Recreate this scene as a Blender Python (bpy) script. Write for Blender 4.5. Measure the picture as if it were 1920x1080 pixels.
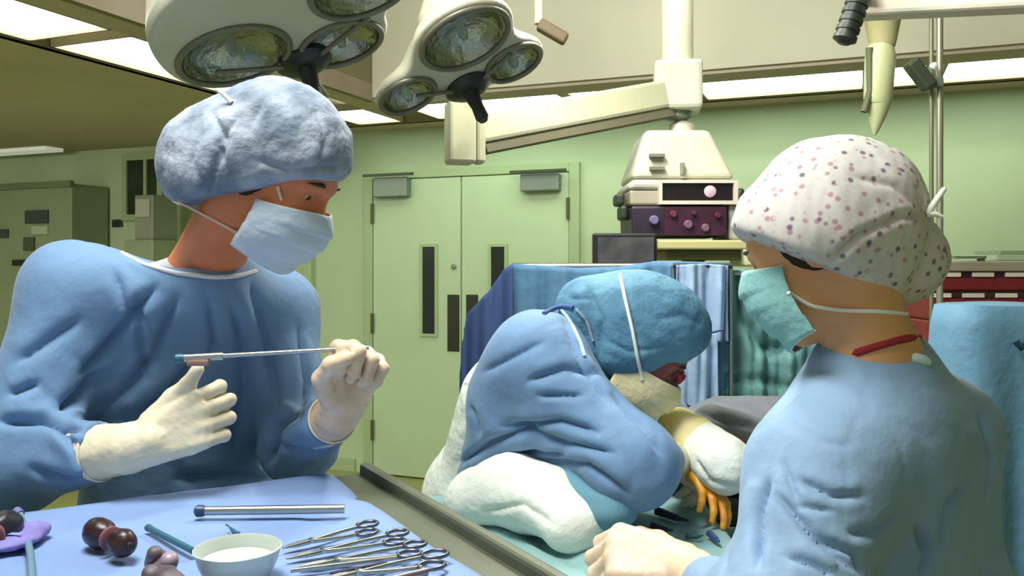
import bpy, bmesh, math, random
import numpy as np
from mathutils import Vector, Matrix, noise

random.seed(7)
# ------------------------------------------------------------------ clear
for o in list(bpy.data.objects):
    bpy.data.objects.remove(o, do_unlink=True)
SC = bpy.context.scene
COL = SC.collection
F0 = 1600.0          # focal length in pixels of a 1920 wide frame
CAMZ = 1.5
HOR = 495.0          # row of the horizon

# ------------------------------------------------------------------ camera
cd = bpy.data.cameras.new('camera')
cd.sensor_width = 36.0
cd.lens = F0 / 1920.0 * 36.0
cd.shift_y = -(540.0 - HOR) / 1920.0
cd.clip_start = 0.05
cam = bpy.data.objects.new('camera', cd)
cam.location = (0, 0, CAMZ)
cam.rotation_euler = (math.pi / 2, 0, 0)
COL.objects.link(cam)
SC.camera = cam

# ------------------------------------------------------------------ world, exposure
SC.view_settings.view_transform = 'Standard'
SC.view_settings.look = 'None'
SC.view_settings.gamma = 1.0
SC.view_settings.use_curve_mapping = False
SC.view_settings.exposure = 0.0
w = bpy.data.worlds.new('world')
SC.world = w
w.use_nodes = True
bg = w.node_tree.nodes['Background']
bg.inputs[0].default_value = (0.90, 0.97, 0.86, 1)
bg.inputs[1].default_value = 0.52


def area(name, loc, target, size, power, color=(1, 1, 1), sy=None):
    l = bpy.data.lights.new(name, 'AREA')
    l.energy = power
    l.color = color
    l.size = size
    if sy:
        l.shape = 'RECTANGLE'
        l.size_y = sy
    o = bpy.data.objects.new(name, l)
    o.location = loc
    d = Vector(target) - Vector(loc)
    o.rotation_euler = d.to_track_quat('-Z', 'Y').to_euler()
    COL.objects.link(o)
    return o


area('added_well_fill', (-0.55, 1.0, 3.15), (-0.2, 1.5, 1.0), 0.9, 80, (0.98, 1.0, 0.95))  # unseen lamp added as main fill from above
area('added_soffit_fill', (0.2, 2.3, 3.12), (0.75, 4.3, 2.88), 1.8, 34, (1.0, 1.0, 0.93), 0.16)  # added to brighten the far bulkhead, no fixture there
area('added_left_fill', (-4.2, 3.6, 2.40), (-4.6, 4.4, 0.0), 1.6, 150, (1.0, 1.0, 0.93))  # unseen lamp added so the left wall and ceiling come up brighter
area('operating_light', (0.15, 2.35, 2.45), (0.2, 1.75, 1.0), 0.25, 22, (1.0, 0.97, 0.9))


# ------------------------------------------------------------------ helpers
def V(*a):
    return Vector(a)


def P(px, py, d):
    return Vector(((px - 960.0) / F0 * d, d, CAMZ + (HOR - py) / F0 * d))


def on_plane(px, py, z):
    d = (CAMZ - z) * F0 / (py - HOR)
    return P(px, py, d)


def lin(c):
    c = c / 255.0
    return c / 12.92 if c <= 0.04045 else ((c + 0.055) / 1.055) ** 2.4


def rgb(r, g, b):
    return (lin(r), lin(g), lin(b), 1.0)


MATS = {}


def mat(name, col, rough=0.6, metal=0.0, var=0.0, vscale=6.0, bump=0.0, bscale=30.0, col2=None,
        emit=None, estr=0.0, trans=0.0, sub=0.0, spec=None, sheen=0.0, stretch=None, coat=0.0, tl=0.0):
    if name in MATS:
        return MATS[name]
    m = bpy.data.materials.new(name)
    m.use_nodes = True
    nt = m.node_tree
    b = nt.nodes['Principled BSDF']
    b.inputs['Base Color'].default_value = col
    b.inputs['Roughness'].default_value = rough
    b.inputs['Metallic'].default_value = metal
    if spec is not None:
        b.inputs['Specular IOR Level'].default_value = spec
    if sheen:
        b.inputs['Sheen Weight'].default_value = sheen
    if coat:
        b.inputs['Coat Weight'].default_value = coat
    if trans:
        b.inputs['Transmission Weight'].default_value = trans
    if sub:
        b.inputs['Subsurface Weight'].default_value = sub
        b.inputs['Subsurface Radius'].default_value = (0.02, 0.008, 0.005)
        b.inputs['Subsurface Scale'].default_value = 0.3
    if emit:
        b.inputs['Emission Color'].default_value = emit
        b.inputs['Emission Strength'].default_value = estr
    tc = nt.nodes.new('ShaderNodeTexCoord')
    mp = nt.nodes.new('ShaderNodeMapping')
    nt.links.new(tc.outputs['Object'], mp.inputs[0])
    if stretch:
        mp.inputs['Scale'].default_value = stretch
    if var or col2:
        n = nt.nodes.new('ShaderNodeTexNoise')
        n.inputs['Scale'].default_value = vscale
        n.inputs['Detail'].default_value = 4
        nt.links.new(mp.outputs[0], n.inputs['Vector'])
        r = nt.nodes.new('ShaderNodeValToRGB')
        r.color_ramp.elements[0].position = 0.35
        r.color_ramp.elements[1].position = 0.65
        if col2 is None:
            lo = tuple(c * (1 - var) for c in col[:3]) + (1,)
            hi = tuple(min(1, c * (1 + var)) for c in col[:3]) + (1,)
        else:
            lo, hi = col2, col
        r.color_ramp.elements[0].color = lo
        r.color_ramp.elements[1].color = hi
        nt.links.new(n.outputs['Fac'], r.inputs[0])
        nt.links.new(r.outputs[0], b.inputs['Base Color'])
    if bump:
        n2 = nt.nodes.new('ShaderNodeTexNoise')
        n2.inputs['Scale'].default_value = bscale
        n2.inputs['Detail'].default_value = 5
        nt.links.new(mp.outputs[0], n2.inputs['Vector'])
        bp = nt.nodes.new('ShaderNodeBump')
        bp.inputs['Strength'].default_value = bump
        bp.inputs['Distance'].default_value = 0.02
        nt.links.new(n2.outputs['Fac'], bp.inputs['Height'])
        nt.links.new(bp.outputs[0], b.inputs['Normal'])
    MATS[name] = m
    return m


def link_mesh(name, verts, faces, m, parent=None, smooth=True):
    me = bpy.data.meshes.new(name)
    me.from_pydata([tuple(v) for v in verts], [], [tuple(f) for f in faces])
    me.validate()
    me.update()
    if smooth:
        me.polygons.foreach_set('use_smooth', [True] * len(me.polygons))
    o = bpy.data.objects.new(name, me)
    if isinstance(m, (list, tuple)):
        for x in m:
            me.materials.append(x)
    elif m:
        me.materials.append(m)
    COL.objects.link(o)
    if parent:
        o.parent = parent
    return o


def tag(o, label, cat, group=None, kind=None):
    o['label'] = label
    o['category'] = cat
    if group:
        o['group'] = group
    if kind:
        o['kind'] = kind
    return o


def struct(o):
    o['kind'] = 'structure'
    return o


def thing(name, label, cat, loc=(0, 0, 0), group=None):
    o = bpy.data.objects.new(name, None)
    o.location = loc
    o.empty_display_size = 0.05
    COL.objects.link(o)
    return tag(o, label, cat, group)


class MB:
    """collects simple solids in world space and links them as ONE mesh"""
    def __init__(s):
        s.v = []
        s.f = []

    def add(s, vs, fs):
        n = len(s.v)
        s.v += [Vector(v) for v in vs]
        s.f += [[i + n for i in f] for f in fs]
        return s

    def box(s, c, size, rot=None):
        """box centred at c, half sizes size/2, rot = 3x3 matrix whose columns are the axes"""
        c = Vector(c)
        R = rot or Matrix.Identity(3)
        vs = []
        for x in (-.5, .5):
            for y in (-.5, .5):
                for z in (-.5, .5):
                    vs.append(c + R @ Vector((x * size[0], y * size[1], z * size[2])))
        fs = [(0, 1, 3, 2), (4, 6, 7, 5), (0, 4, 5, 1), (2, 3, 7, 6), (0, 2, 6, 4), (1, 5, 7, 3)]
        return s.add(vs, fs)

    def prism(s, poly_a, poly_b):
        n = len(poly_a)
        vs = list(poly_a) + list(poly_b)
        fs = [tuple(range(n))[::-1], tuple(range(n, 2 * n))]
        for i in range(n):
            j = (i + 1) % n
            fs.append((i, j, n + j, n + i))
        return s.add(vs, fs)

    def tube(s, pts, r, n=10, closed=False):
        pts = [Vector(p) for p in pts]
        rs = r if isinstance(r, (list, tuple)) else [r] * len(pts)
        vs = []
        up = None
        m = len(pts)
        for i, p in enumerate(pts):
            if closed:
                t = pts[(i + 1) % m] - pts[i - 1]
            else:
                t = pts[min(i + 1, m - 1)] - pts[max(i - 1, 0)]
            t.normalize()
            if up is None:
                up = Vector((0, 0, 1)) if abs(t.z) < .9 else Vector((1, 0, 0))
            a = t.cross(up)
            if a.length < 1e-6:
                a = t.cross(Vector((0, 1, 0)))
            a.normalize()
            b = t.cross(a).normalized()
            up = a.cross(t).normalized()
            for k in range(n):
                th = 2 * math.pi * k / n
                vs.append(p + (a * math.cos(th) + b * math.sin(th)) * rs[i])
        fs = []
        for i in range(m if closed else m - 1):
            j = (i + 1) % m
            for k in range(n):
                l = (k + 1) % n
                fs.append((i * n + k, i * n + l, j * n + l, j * n + k))
        if not closed:
            fs.append(tuple(range(n)))
            fs.append(tuple(range((m - 1) * n, m * n))[::-1])
        return s.add(vs, fs)

    def lathe(s, c, axis, prof, n=28, cap=True):
        """prof: list of (radius, distance along axis)"""
        c = Vector(c)
        ax = Vector(axis).normalized()
        a = ax.orthogonal().normalized()
        b = ax.cross(a)
        vs = []
        for (r, h) in prof:
            for k in range(n):
                th = 2 * math.pi * k / n
                vs.append(c + ax * h + (a * math.cos(th) + b * math.sin(th)) * max(r, 1e-4))
        fs = []
        m = len(prof)
        for i in range(m - 1):
            for k in range(n):
                l = (k + 1) % n
                fs.append((i * n + k, i * n + l, (i + 1) * n + l, (i + 1) * n + k))
        if cap:
            fs.append(tuple(range(n)))
            fs.append(tuple(range((m - 1) * n, m * n))[::-1])
        return s.add(vs, fs)

    def build(s, name, m, parent=None, smooth=False, bevel=0.0, seg=2):
        o = link_mesh(name, s.v, s.f, m, parent, smooth)
        bm = bmesh.new()
        bm.from_mesh(o.data)
        bmesh.ops.recalc_face_normals(bm, faces=bm.faces)
        bm.to_mesh(o.data)
        bm.free()
        if bevel:
            b = o.modifiers.new('bevel', 'BEVEL')
            b.width = bevel
            b.segments = seg
            b.limit_method = 'ANGLE'
        if smooth:
            e = o.modifiers.new('edges', 'EDGE_SPLIT')
            e.split_angle = math.radians(50)
        return o


def Rz(a):
    return Matrix.Rotation(a, 3, 'Z')


def frame(x, y):
    """3x3 whose columns are x, y (made square to x) and x cross y"""
    x = Vector(x).normalized()
    y = Vector(y)
    y = (y - x * y.dot(x)).normalized()
    z = x.cross(y)
    return Matrix((x, y, z)).transposed()


# ------------------------------------------------------------------ distance fields -> one smooth skin
def A3(v):
    return np.array([v[0], v[1], v[2]], dtype=np.float32)


class cap_:
    def __init__(s, a, b, ra, rb):
        s.a, s.b, s.ra, s.rb = A3(a), A3(b), ra, rb
        r = max(ra, rb)
        s.lo = np.minimum(s.a, s.b) - r
        s.hi = np.maximum(s.a, s.b) + r

    def __call__(s, p):
        ba = s.b - s.a
        L = float(ba @ ba) + 1e-12
        pa = p - s.a
        t = np.clip((pa @ ba) / L, 0, 1)
        q = pa - t[..., None] * ba
        return np.sqrt((q * q).sum(-1)) - (s.ra + (s.rb - s.ra) * t)


class ell_:
    def __init__(s, c, r, R=None):
        s.c = A3(c)
        s.r = A3(r)
        s.R = np.eye(3, dtype=np.float32) if R is None else np.array([list(x) for x in R], dtype=np.float32)
        e = np.abs(s.R) @ s.r
        s.lo, s.hi = s.c - e, s.c + e

    def __call__(s, p):
        q = (p - s.c) @ s.R
        a = q / s.r
        k0 = np.sqrt((a * a).sum(-1)) + 1e-9
        b = a / s.r
        k1 = np.sqrt((b * b).sum(-1)) + 1e-9
        return k0 * (k0 - 1) / k1


class eco_:
    """cone of elliptical section from a to b; e1 is the direction of the first radius"""
    def __init__(s, a, b, e1, ra, rb):
        s.a, s.b = A3(a), A3(b)
        ax = s.b - s.a
        s.L = float(np.linalg.norm(ax))
        s.ax = ax / s.L
        e = A3(e1)
        e = e - s.ax * (e @ s.ax)
        s.e1 = e / np.linalg.norm(e)
        s.e2 = np.cross(s.ax, s.e1)
        s.ra, s.rb = ra, rb
        r = max(ra[0], ra[1], rb[0], rb[1])
        s.lo = np.minimum(s.a, s.b) - r
        s.hi = np.maximum(s.a, s.b) + r

    def __call__(s, p):
        pa = p - s.a
        h = pa @ s.ax
        t = np.clip(h / s.L, 0, 1)
        r1 = s.ra[0] + (s.rb[0] - s.ra[0]) * t
        r2 = s.ra[1] + (s.rb[1] - s.ra[1]) * t
        over = (h - t * s.L)
        m = np.minimum(r1, r2)
        k = np.sqrt((pa @ s.e1 / r1) ** 2 + (pa @ s.e2 / r2) ** 2 + (over / m) ** 2)
        return (k - 1) * m


class plane_:
    """everything on the side n points away from"""
    def __init__(s, c, n):
        s.c = A3(c)
        n = A3(n)
        s.n = n / np.linalg.norm(n)
        s.lo = s.hi = None

    def __call__(s, p):
        return (p - s.c) @ s.n


def smin(a, b, k):
    if k <= 0:
        return np.minimum(a, b)
    h = np.maximum(k - np.abs(a - b), 0) / k
    return np.minimum(a, b) - h * h * k * 0.25


BIG = 0.12


def combine(d, v, op, k):
    if op == 'u':
        return smin(d, v, k)
    if op == 's':
        return -smin(-d, v, k)
    return -smin(-d, -v, k)


def field_at(ops, p):
    d = np.full(p.shape[0], BIG, np.float32)
    for op, prim, k in ops:
        if prim.lo is None:
            d = combine(d, prim(p), op, k)
        else:
            m = np.all((p > prim.lo - .1) & (p < prim.hi + .1), axis=1)
            if m.any():
                d[m] = combine(d[m], prim(p[m]), op, k)
    return d


def skin(ops, h):
    """surface nets over the field; returns verts (N,3), quads"""
    lo = np.min([o[1].lo for o in ops if o[0] == 'u'], axis=0) - 3 * h - .01
    hi = np.max([o[1].hi for o in ops if o[0] == 'u'], axis=0) + 3 * h + .01
    n = np.ceil((hi - lo) / h).astype(int) + 1
    ax = [lo[i] + h * np.arange(n[i], dtype=np.float32) for i in range(3)]
    D = np.full(tuple(n), BIG, np.float32)
    for op, prim, k in ops:
        if prim.lo is None:
            sl = (slice(0, n[0]), slice(0, n[1]), slice(0, n[2]))
        else:
            mg = max(k, .012) + 2 * h
            a = np.clip(np.floor((prim.lo - mg - lo) / h).astype(int), 0, n)
            b = np.clip(np.ceil((prim.hi + mg - lo) / h).astype(int) + 1, 0, n)
            if np.any(b <= a):
                continue
            sl = tuple(slice(a[i], b[i]) for i in range(3))
        g = np.stack(np.meshgrid(ax[0][sl[0]], ax[1][sl[1]], ax[2][sl[2]], indexing='ij'), -1).astype(np.float32)
        D[sl] = combine(D[sl], prim(g).astype(np.float32), op, k)
    S = D < 0
    c = [(i, j, k) for i in (0, 1) for j in (0, 1) for k in (0, 1)]
    N = np.array(D.shape) - 1
    cnt = np.zeros(tuple(N), np.int8)
    for (i, j, k) in c:
        cnt += S[i:N[0] + i, j:N[1] + j, k:N[2] + k]
    act = (cnt > 0) & (cnt < 8)
    idx = -np.ones(tuple(N), np.int32)
    cells = np.argwhere(act)
    idx[act] = np.arange(len(cells))
    acc = np.zeros((len(cells), 3), np.float32)
    num = np.zeros(len(cells), np.float32)
    for a in c:
        for d3 in range(3):
            if a[d3]:
                continue
            b = list(a)
            b[d3] = 1
            da = D[cells[:, 0] + a[0], cells[:, 1] + a[1], cells[:, 2] + a[2]]
            db = D[cells[:, 0] + b[0], cells[:, 1] + b[1], cells[:, 2] + b[2]]
            cr = (da < 0) != (db < 0)
            t = np.where(cr, da / np.where(cr, da - db, 1), 0)
            for q in range(3):
                acc[:, q] += np.where(cr, a[q] + (t if q == d3 else 0), 0)
            num += cr
    verts = lo + h * (cells + acc / num[:, None])
    faces = []
    for d3 in range(3):
        o1, o2 = (d3 + 1) % 3, (d3 + 2) % 3
        sa = [slice(None)] * 3
        sb = [slice(None)] * 3
        sa[d3] = slice(0, -1)
        sb[d3] = slice(1, None)
        A, B = S[tuple(sa)], S[tuple(sb)]
        for flip, m in ((0, A & ~B), (1, ~A & B)):
            e = np.argwhere(m)
            ok = (e[:, o1] > 0) & (e[:, o2] > 0) & (e[:, o1] < N[o1]) & (e[:, o2] < N[o2])
            e = e[ok]
            q = []
            for (u, v) in ((0, 0), (1, 0), (1, 1), (0, 1)):
                f = e.copy()
                f[:, o1] -= u
                f[:, o2] -= v
                q.append(idx[f[:, 0], f[:, 1], f[:, 2]])
            q = np.stack(q, 1)
            q = q[np.all(q >= 0, axis=1)]
            if flip:
                q = q[:, ::-1]
            faces.append(q)
    verts = verts.astype(np.float64)
    q = np.concatenate(faces)
    a, b, c2, e = (verts[q[:, i]] for i in range(4))
    vol = (np.cross(b - a, c2 - a) * a).sum() + (np.cross(c2 - a, e - a) * a).sum()
    if vol < 0:
        q = q[:, ::-1]
    return verts, q


def newton(ops, v, it=2):
    v = v.astype(np.float32)
    e = 0.0008
    for _ in range(it):
        d = field_at(ops, v)
        g = np.stack([field_at(ops, v + np.eye(3, dtype=np.float32)[i] * e) - d for i in range(3)], 1) / e
        gl = (g * g).sum(1) + 1e-6
        st = np.clip(d / gl, -.003, .003)
        v = v - g * st[:, None]
    return v.astype(np.float64)


def relax(v, q, it=1, lam=0.5):
    e = np.concatenate([q[:, [0, 1]], q[:, [1, 2]], q[:, [2, 3]], q[:, [3, 0]]])
    for _ in range(it):
        acc = np.zeros_like(v)
        n = np.zeros(len(v))
        for a, b in ((0, 1), (1, 0)):
            for k in range(3):
                acc[:, k] += np.bincount(e[:, a], v[e[:, b], k], len(v))
            n += np.bincount(e[:, a], minlength=len(v))
        v = v * (1 - lam) + lam * acc / np.maximum(n, 1)[:, None]
    return v


def normals(v, q):
    n = np.cross(v[q[:, 2]] - v[q[:, 0]], v[q[:, 3]] - v[q[:, 1]])
    out = np.zeros_like(v)
    for i in range(4):
        for k in range(3):
            out[:, k] += np.bincount(q[:, i], n[:, k], len(v))
    return out / (np.linalg.norm(out, axis=1)[:, None] + 1e-12)


def snoise(p, seed=0, oct=3):
    """cheap smooth noise from warped sines"""
    r = np.random.RandomState(seed)
    out = np.zeros(len(p))
    a = 1.0
    f = 1.0
    for o in range(oct):
        for _ in range(3):
            k = r.normal(size=3)
            k /= np.linalg.norm(k)
            k2 = r.normal(size=3)
            out += a / 3 * np.sin(p @ (k * f) + 1.6 * np.sin(p @ (k2 * f * .7) + r.rand() * 6) + r.rand() * 6)
        a *= .55
        f *= 1.9
    return out


def polydist(x, y, pts):
    d = np.full(len(x), 1e9)
    w = np.zeros(len(x))
    n = len(pts) - 1
    for i in range(n):
        ax, ay = pts[i]
        bx, by = pts[i + 1]
        L = (bx - ax) ** 2 + (by - ay) ** 2 + 1e-9
        t = np.clip(((x - ax) * (bx - ax) + (y - ay) * (by - ay)) / L, 0, 1)
        dd = np.hypot(x - ax - t * (bx - ax), y - ay - t * (by - ay))
        m = dd < d
        d = np.where(m, dd, d)
        w = np.where(m, (i + t) / n, w)
    return d, w


def sculpt_folds(v, q, folds, amp_noise=0.0, nfreq=18.0, seed=0, far=9.0, crease=0.0, cfreq=9.0):
    """creases pressed into the cloth: each fold runs along a traced line and has its own width and depth"""
    n = normals(v, q)
    disp = np.zeros(len(v))
    if amp_noise:
        disp += amp_noise * snoise(v * nfreq, seed)
    if crease:
        m_ = np.clip(snoise(v * 4.0, seed + 7, 1) + .75, 0, 1)
        for k_ in (0, 1):
            s0 = snoise(v * np.array([1.0, 1.0, .62]) * cfreq * (1 + .8 * k_), seed + 40 + k_, 2)
            disp -= crease * (1 - .35 * k_) * np.exp(-(s0 / .16) ** 2) * m_
    x = 960 + v[:, 0] / v[:, 1] * F0
    y = HOR - (v[:, 2] - CAMZ) / v[:, 1] * F0
    view = v - np.array([0, 0, CAMZ])
    facing = np.clip(-(view * n).sum(1) / np.linalg.norm(view, axis=1) * 2.5, 0, 1) * (v[:, 1] < far)
    for pts, wpx, a in folds:
        d, t = polydist(x, y, pts)
        s = d / wpx
        fade = np.clip(np.minimum(t, 1 - t) * 5 + .25, 0, 1)
        disp -= 2.1 * a * (np.exp(-1.25 * np.abs(s)) - .42 * np.exp(-(s / 2.4) ** 2)) * facing * fade
    return v + n * disp[:, None]


def blob(name, ops, h, m, parent=None, folds=None, amp=0.0, nfreq=18.0, seed=0, newt=False, rel=1, tail=None, far=9.0, crease=0.0, cfreq=9.0):
    v, q = skin(ops, h)
    if rel:
        v = relax(v, q, rel)
    if newt:
        v = newton(ops, v)
    if folds or amp:
        v = sculpt_folds(v, q, folds or [], amp, nfreq, seed, far, crease, cfreq)
        v = relax(v, q, 1, .2)
    if tail:
        v = tail(v, normals(v, q))
    me = bpy.data.meshes.new(name)
    me.vertices.add(len(v))
    me.vertices.foreach_set('co', v.astype(np.float32).ravel())
    me.loops.add(len(q) * 4)
    me.loops.foreach_set('vertex_index', q.astype(np.int32).ravel())
    me.polygons.add(len(q))
    me.polygons.foreach_set('loop_start', np.arange(0, len(q) * 4, 4, dtype=np.int32))
    me.polygons.foreach_set('loop_total', np.full(len(q), 4, np.int32))
    me.update(calc_edges=True)
    me.validate()
    me.polygons.foreach_set('use_smooth', [True] * len(me.polygons))
    me.materials.append(m)
    o = bpy.data.objects.new(name, me)
    COL.objects.link(o)
    if parent:
        o.parent = parent
    return o

# ------------------------------------------------------------------ materials
M_WALL = mat('wall_paint', rgb(174, 190, 150), .55, var=.07, vscale=1.2)
M_DOOR = mat('door_paint', rgb(178, 196, 156), .45, var=.04, vscale=1.5)
M_FRAME = mat('frame_paint', rgb(158, 176, 130), .5)
M_CEIL = mat('ceiling_tile', rgb(184, 170, 150), .8, var=.06, vscale=2)
M_CREAM = mat('ceiling_cream', rgb(210, 206, 184), .8, var=.04, vscale=1.5)
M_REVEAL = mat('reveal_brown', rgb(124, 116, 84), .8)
M_FLOOR = mat('floor_vinyl', rgb(140, 142, 84), .35, var=.08, vscale=3)
M_TUBE = mat('lamp_panel', (1, 1, 1, 1), .5, emit=(0.86, 1.0, 0.88, 1), estr=5.0)
M_DARK = mat('dark_plastic', rgb(34, 34, 36), .4)
M_BLACKG = mat('dark_glass', rgb(28, 34, 22), .15)
M_METAL = mat('brushed_steel', rgb(176, 180, 176), .28, 1.0)
M_GREYM = mat('grey_metal', rgb(124, 134, 122), .4, .4)
M_EQUIP = mat('cream_enamel', rgb(194, 192, 172), .35, var=.04, vscale=5)
M_EQUIP2 = mat('cream_enamel_greenish', rgb(176, 176, 146), .45)
M_CHROME = mat('reflector_chrome', rgb(168, 172, 156), .26, 1.0, bump=.4, bscale=38)
M_RIM = mat('lamp_rim_grey', rgb(120, 116, 100), .4, .3)
M_GLASS = mat('lens_glass', rgb(200, 215, 205), .08, trans=.85)
M_BLUE = mat('gown_blue', rgb(102, 136, 174), .75, var=.05, vscale=9, bump=.12, bscale=40, sheen=.15)
M_BLUE2 = mat('gown_blue_teal', rgb(100, 144, 172), .75, var=.05, vscale=9, bump=.25, bscale=26)
M_BLUEC = mat('gown_blue_pale', rgb(132, 162, 194), .75, var=.06, vscale=8, bump=.12, bscale=40, sheen=.15)
M_CLOTH = mat('table_cloth_blue', rgb(122, 148, 196), .8, var=.05, vscale=7, bump=.2, bscale=20)
M_DRAPE = mat('drape_blue', rgb(84, 128, 164), .8, var=.08, vscale=5, bump=.2, bscale=20)
M_DRAPED = mat('drape_dark_blue', rgb(64, 88, 140), .8, var=.06, vscale=5)
M_DRAPEL = mat('drape_pale_blue', rgb(142, 168, 196), .8, var=.06, vscale=6, bump=.2, bscale=20)
M_TEAL = mat('drape_teal', rgb(98, 144, 142), .85, var=.1, vscale=6, bump=.25, bscale=20)
M_TEALL = mat('drape_teal_pale', rgb(142, 180, 180), .85, var=.07, vscale=7, bump=.2, bscale=20)
M_WHITE = mat('white_cotton', rgb(232, 236, 226), .9, var=.03, vscale=12, bump=.3, bscale=40)
M_GREYC = mat('grey_blanket', rgb(108, 112, 118), .9, var=.08, vscale=9)
M_GLOVE = mat('latex_glove', rgb(226, 214, 186), .45, var=.05, vscale=22, bump=.15, bscale=50, sub=.15)
M_GLOVEP = mat('latex_glove_pinkish', rgb(226, 198, 170), .45, var=.1, vscale=30, bump=.15, bscale=50, sub=.15)
M_MASK = mat('mask_white_blue', rgb(190, 204, 218), .8, bump=.2, bscale=60)
M_MASKT = mat('mask_teal', rgb(140, 192, 190), .8, bump=.2, bscale=60)
M_MASKY = mat('mask_cream', rgb(226, 214, 168), .8, bump=.2, bscale=60)
M_STRAP = mat('tie_white', rgb(236, 236, 226), .8)
M_STRAPP = mat('tie_pinkish', rgb(232, 200, 180), .8)
M_SKIN_A = mat('skin_tan', rgb(208, 122, 78), .5, var=.1, vscale=14, sub=.2)
M_SKIN_B = mat('skin_reddish', rgb(132, 62, 56), .5, var=.1, vscale=14, sub=.2)
M_SKIN_C = mat('skin_light', rgb(222, 164, 112), .5, var=.07, vscale=14, sub=.2)
M_IODINE = mat('iodine_painted_skin', rgb(232, 170, 52), .45, col2=rgb(206, 128, 34), vscale=26, sub=.1)
M_HAIR = mat('dark_hair', rgb(52, 30, 24), .6, bump=.5, bscale=90, stretch=(1, 1, 6))
M_VEST = mat('undershirt_grey', rgb(176, 176, 176), .9, bump=.3, bscale=60)
M_RED = mat('dark_red_plastic', rgb(122, 28, 38), .4, var=.1, vscale=5)
M_REDC = mat('red_collar_cloth', rgb(150, 40, 42), .8)
M_LABEL = mat('label_white', rgb(222, 206, 196), .7)
M_MAROON = mat('dark_maroon_rubber', rgb(46, 22, 30), .35, var=.25, vscale=30)
M_BROWN = mat('brown_grey_instrument', rgb(96, 82, 92), .5, var=.4, vscale=40)
M_TEALST = mat('teal_stick', rgb(50, 96, 116), .4)
M_BOWL = mat('translucent_bowl', rgb(206, 214, 206), .25, trans=.25)
M_RAIL = mat('olive_grey_steel', rgb(104, 108, 92), .4, .5, var=.1, vscale=10)
M_OLIVE = mat('cream_yellow_tray', rgb(190, 182, 128), .5)
M_YELLOW = mat('pale_yellow_plastic', rgb(206, 210, 160), .4, trans=.1)
M_WOOD = mat('shelf_grey', rgb(170, 168, 146), .6)
M_SCRUB = mat('scrub_trousers', rgb(70, 105, 150), .85)
M_SHOE = mat('clog_white', rgb(210, 210, 205), .5)
M_EYEW = mat('eye_white', rgb(226, 218, 208), .2)
M_IRIS = mat('iris_dark', rgb(36, 22, 18), .2)

# cap cloth: thin bouffant, darker hair showing through in patches
M_CAPA = mat('bouffant_cap_pale', rgb(164, 172, 188), .85, col2=rgb(98, 114, 132), vscale=15, bump=.4, bscale=34)
M_CAPB = mat('surgical_cap_blue', rgb(98, 146, 170), .8, col2=rgb(70, 116, 148), vscale=9, bump=.5, bscale=24)


def floral():
    """white cotton with small scattered dull-pink and grey blossoms"""
    m = bpy.data.materials.new('floral_cotton')
    m.use_nodes = True
    nt = m.node_tree
    b = nt.nodes['Principled BSDF']
    b.inputs['Roughness'].default_value = .85
    tc = nt.nodes.new('ShaderNodeTexCoord')
    prev = None
    for i, (sc, thr, col) in enumerate(((58, .18, rgb(182, 142, 150)), (48, .14, rgb(120, 106, 124)), (80, .20, rgb(208, 190, 190)))):
        mp = nt.nodes.new('ShaderNodeMapping')
        mp.inputs['Location'].default_value = (i * 3.7, i * 1.3, i * 2.1)
        nt.links.new(tc.outputs['Object'], mp.inputs[0])
        vo = nt.nodes.new('ShaderNodeTexVoronoi')
        vo.inputs['Scale'].default_value = sc
        nt.links.new(mp.outputs[0], vo.inputs['Vector'])
        r = nt.nodes.new('ShaderNodeValToRGB')
        r.color_ramp.elements[0].position = thr
        r.color_ramp.elements[0].color = (1, 1, 1, 1)
        r.color_ramp.elements[1].position = thr + .12
        r.color_ramp.elements[1].color = (0, 0, 0, 1)
        nt.links.new(vo.outputs['Distance'], r.inputs[0])
        mx = nt.nodes.new('ShaderNodeMixRGB')
        nt.links.new(r.outputs[0], mx.inputs[0])
        if prev is None:
            mx.inputs[1].default_value = rgb(208, 203, 198)
        else:
            nt.links.new(prev, mx.inputs[1])
        mx.inputs[2].default_value = col
        prev = mx.outputs[0]
    nt.links.new(prev, b.inputs['Base Color'])
    return m


M_CAPC = floral()

# ------------------------------------------------------------------ the room, turned 22 degrees to the camera
YAW = math.radians(22)
CU = Vector((math.cos(YAW), -math.sin(YAW), 0))
CV = Vector((math.sin(YAW), math.cos(YAW), 0))
RR = Matrix((CU, CV, Vector((0, 0, 1)))).transposed()
VW = 5.30      # door wall
CZ = 2.45      # low ceiling
WZ = 3.25      # top of the raised well
U0, U1, V0 = -8.5, 3.4, -2.4


def R(u, v, z):
    return CU * u + CV * v + Vector((0, 0, z))


def wall_uz(px, py, v=VW):
    x = (px - 960) / F0
    Y = v / (x * CV.x + CV.y)
    p = P(px, py, Y)
    return p.dot(CU), p.z


def rbox(mb, u0, u1, v0, v1, z0, z1):
    return mb.box(R((u0 + u1) / 2, (v0 + v1) / 2, (z0 + z1) / 2), (u1 - u0, v1 - v0, z1 - z0), RR)


struct(rbox(MB(), U0, U1, V0, VW + .2, -.1, 0).build('floor', M_FLOOR))
wl = struct(rbox(MB(), U0, U1, VW, VW + .15, 0, WZ).build('wall_back', M_WALL))
struct(rbox(MB(), U0 - .15, U0, V0, VW + .15, 0, WZ).build('wall_left', M_WALL))
struct(rbox(MB(), U1, U1 + .15, V0, VW + .15, 0, WZ).build('wall_right', M_WALL))
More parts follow.
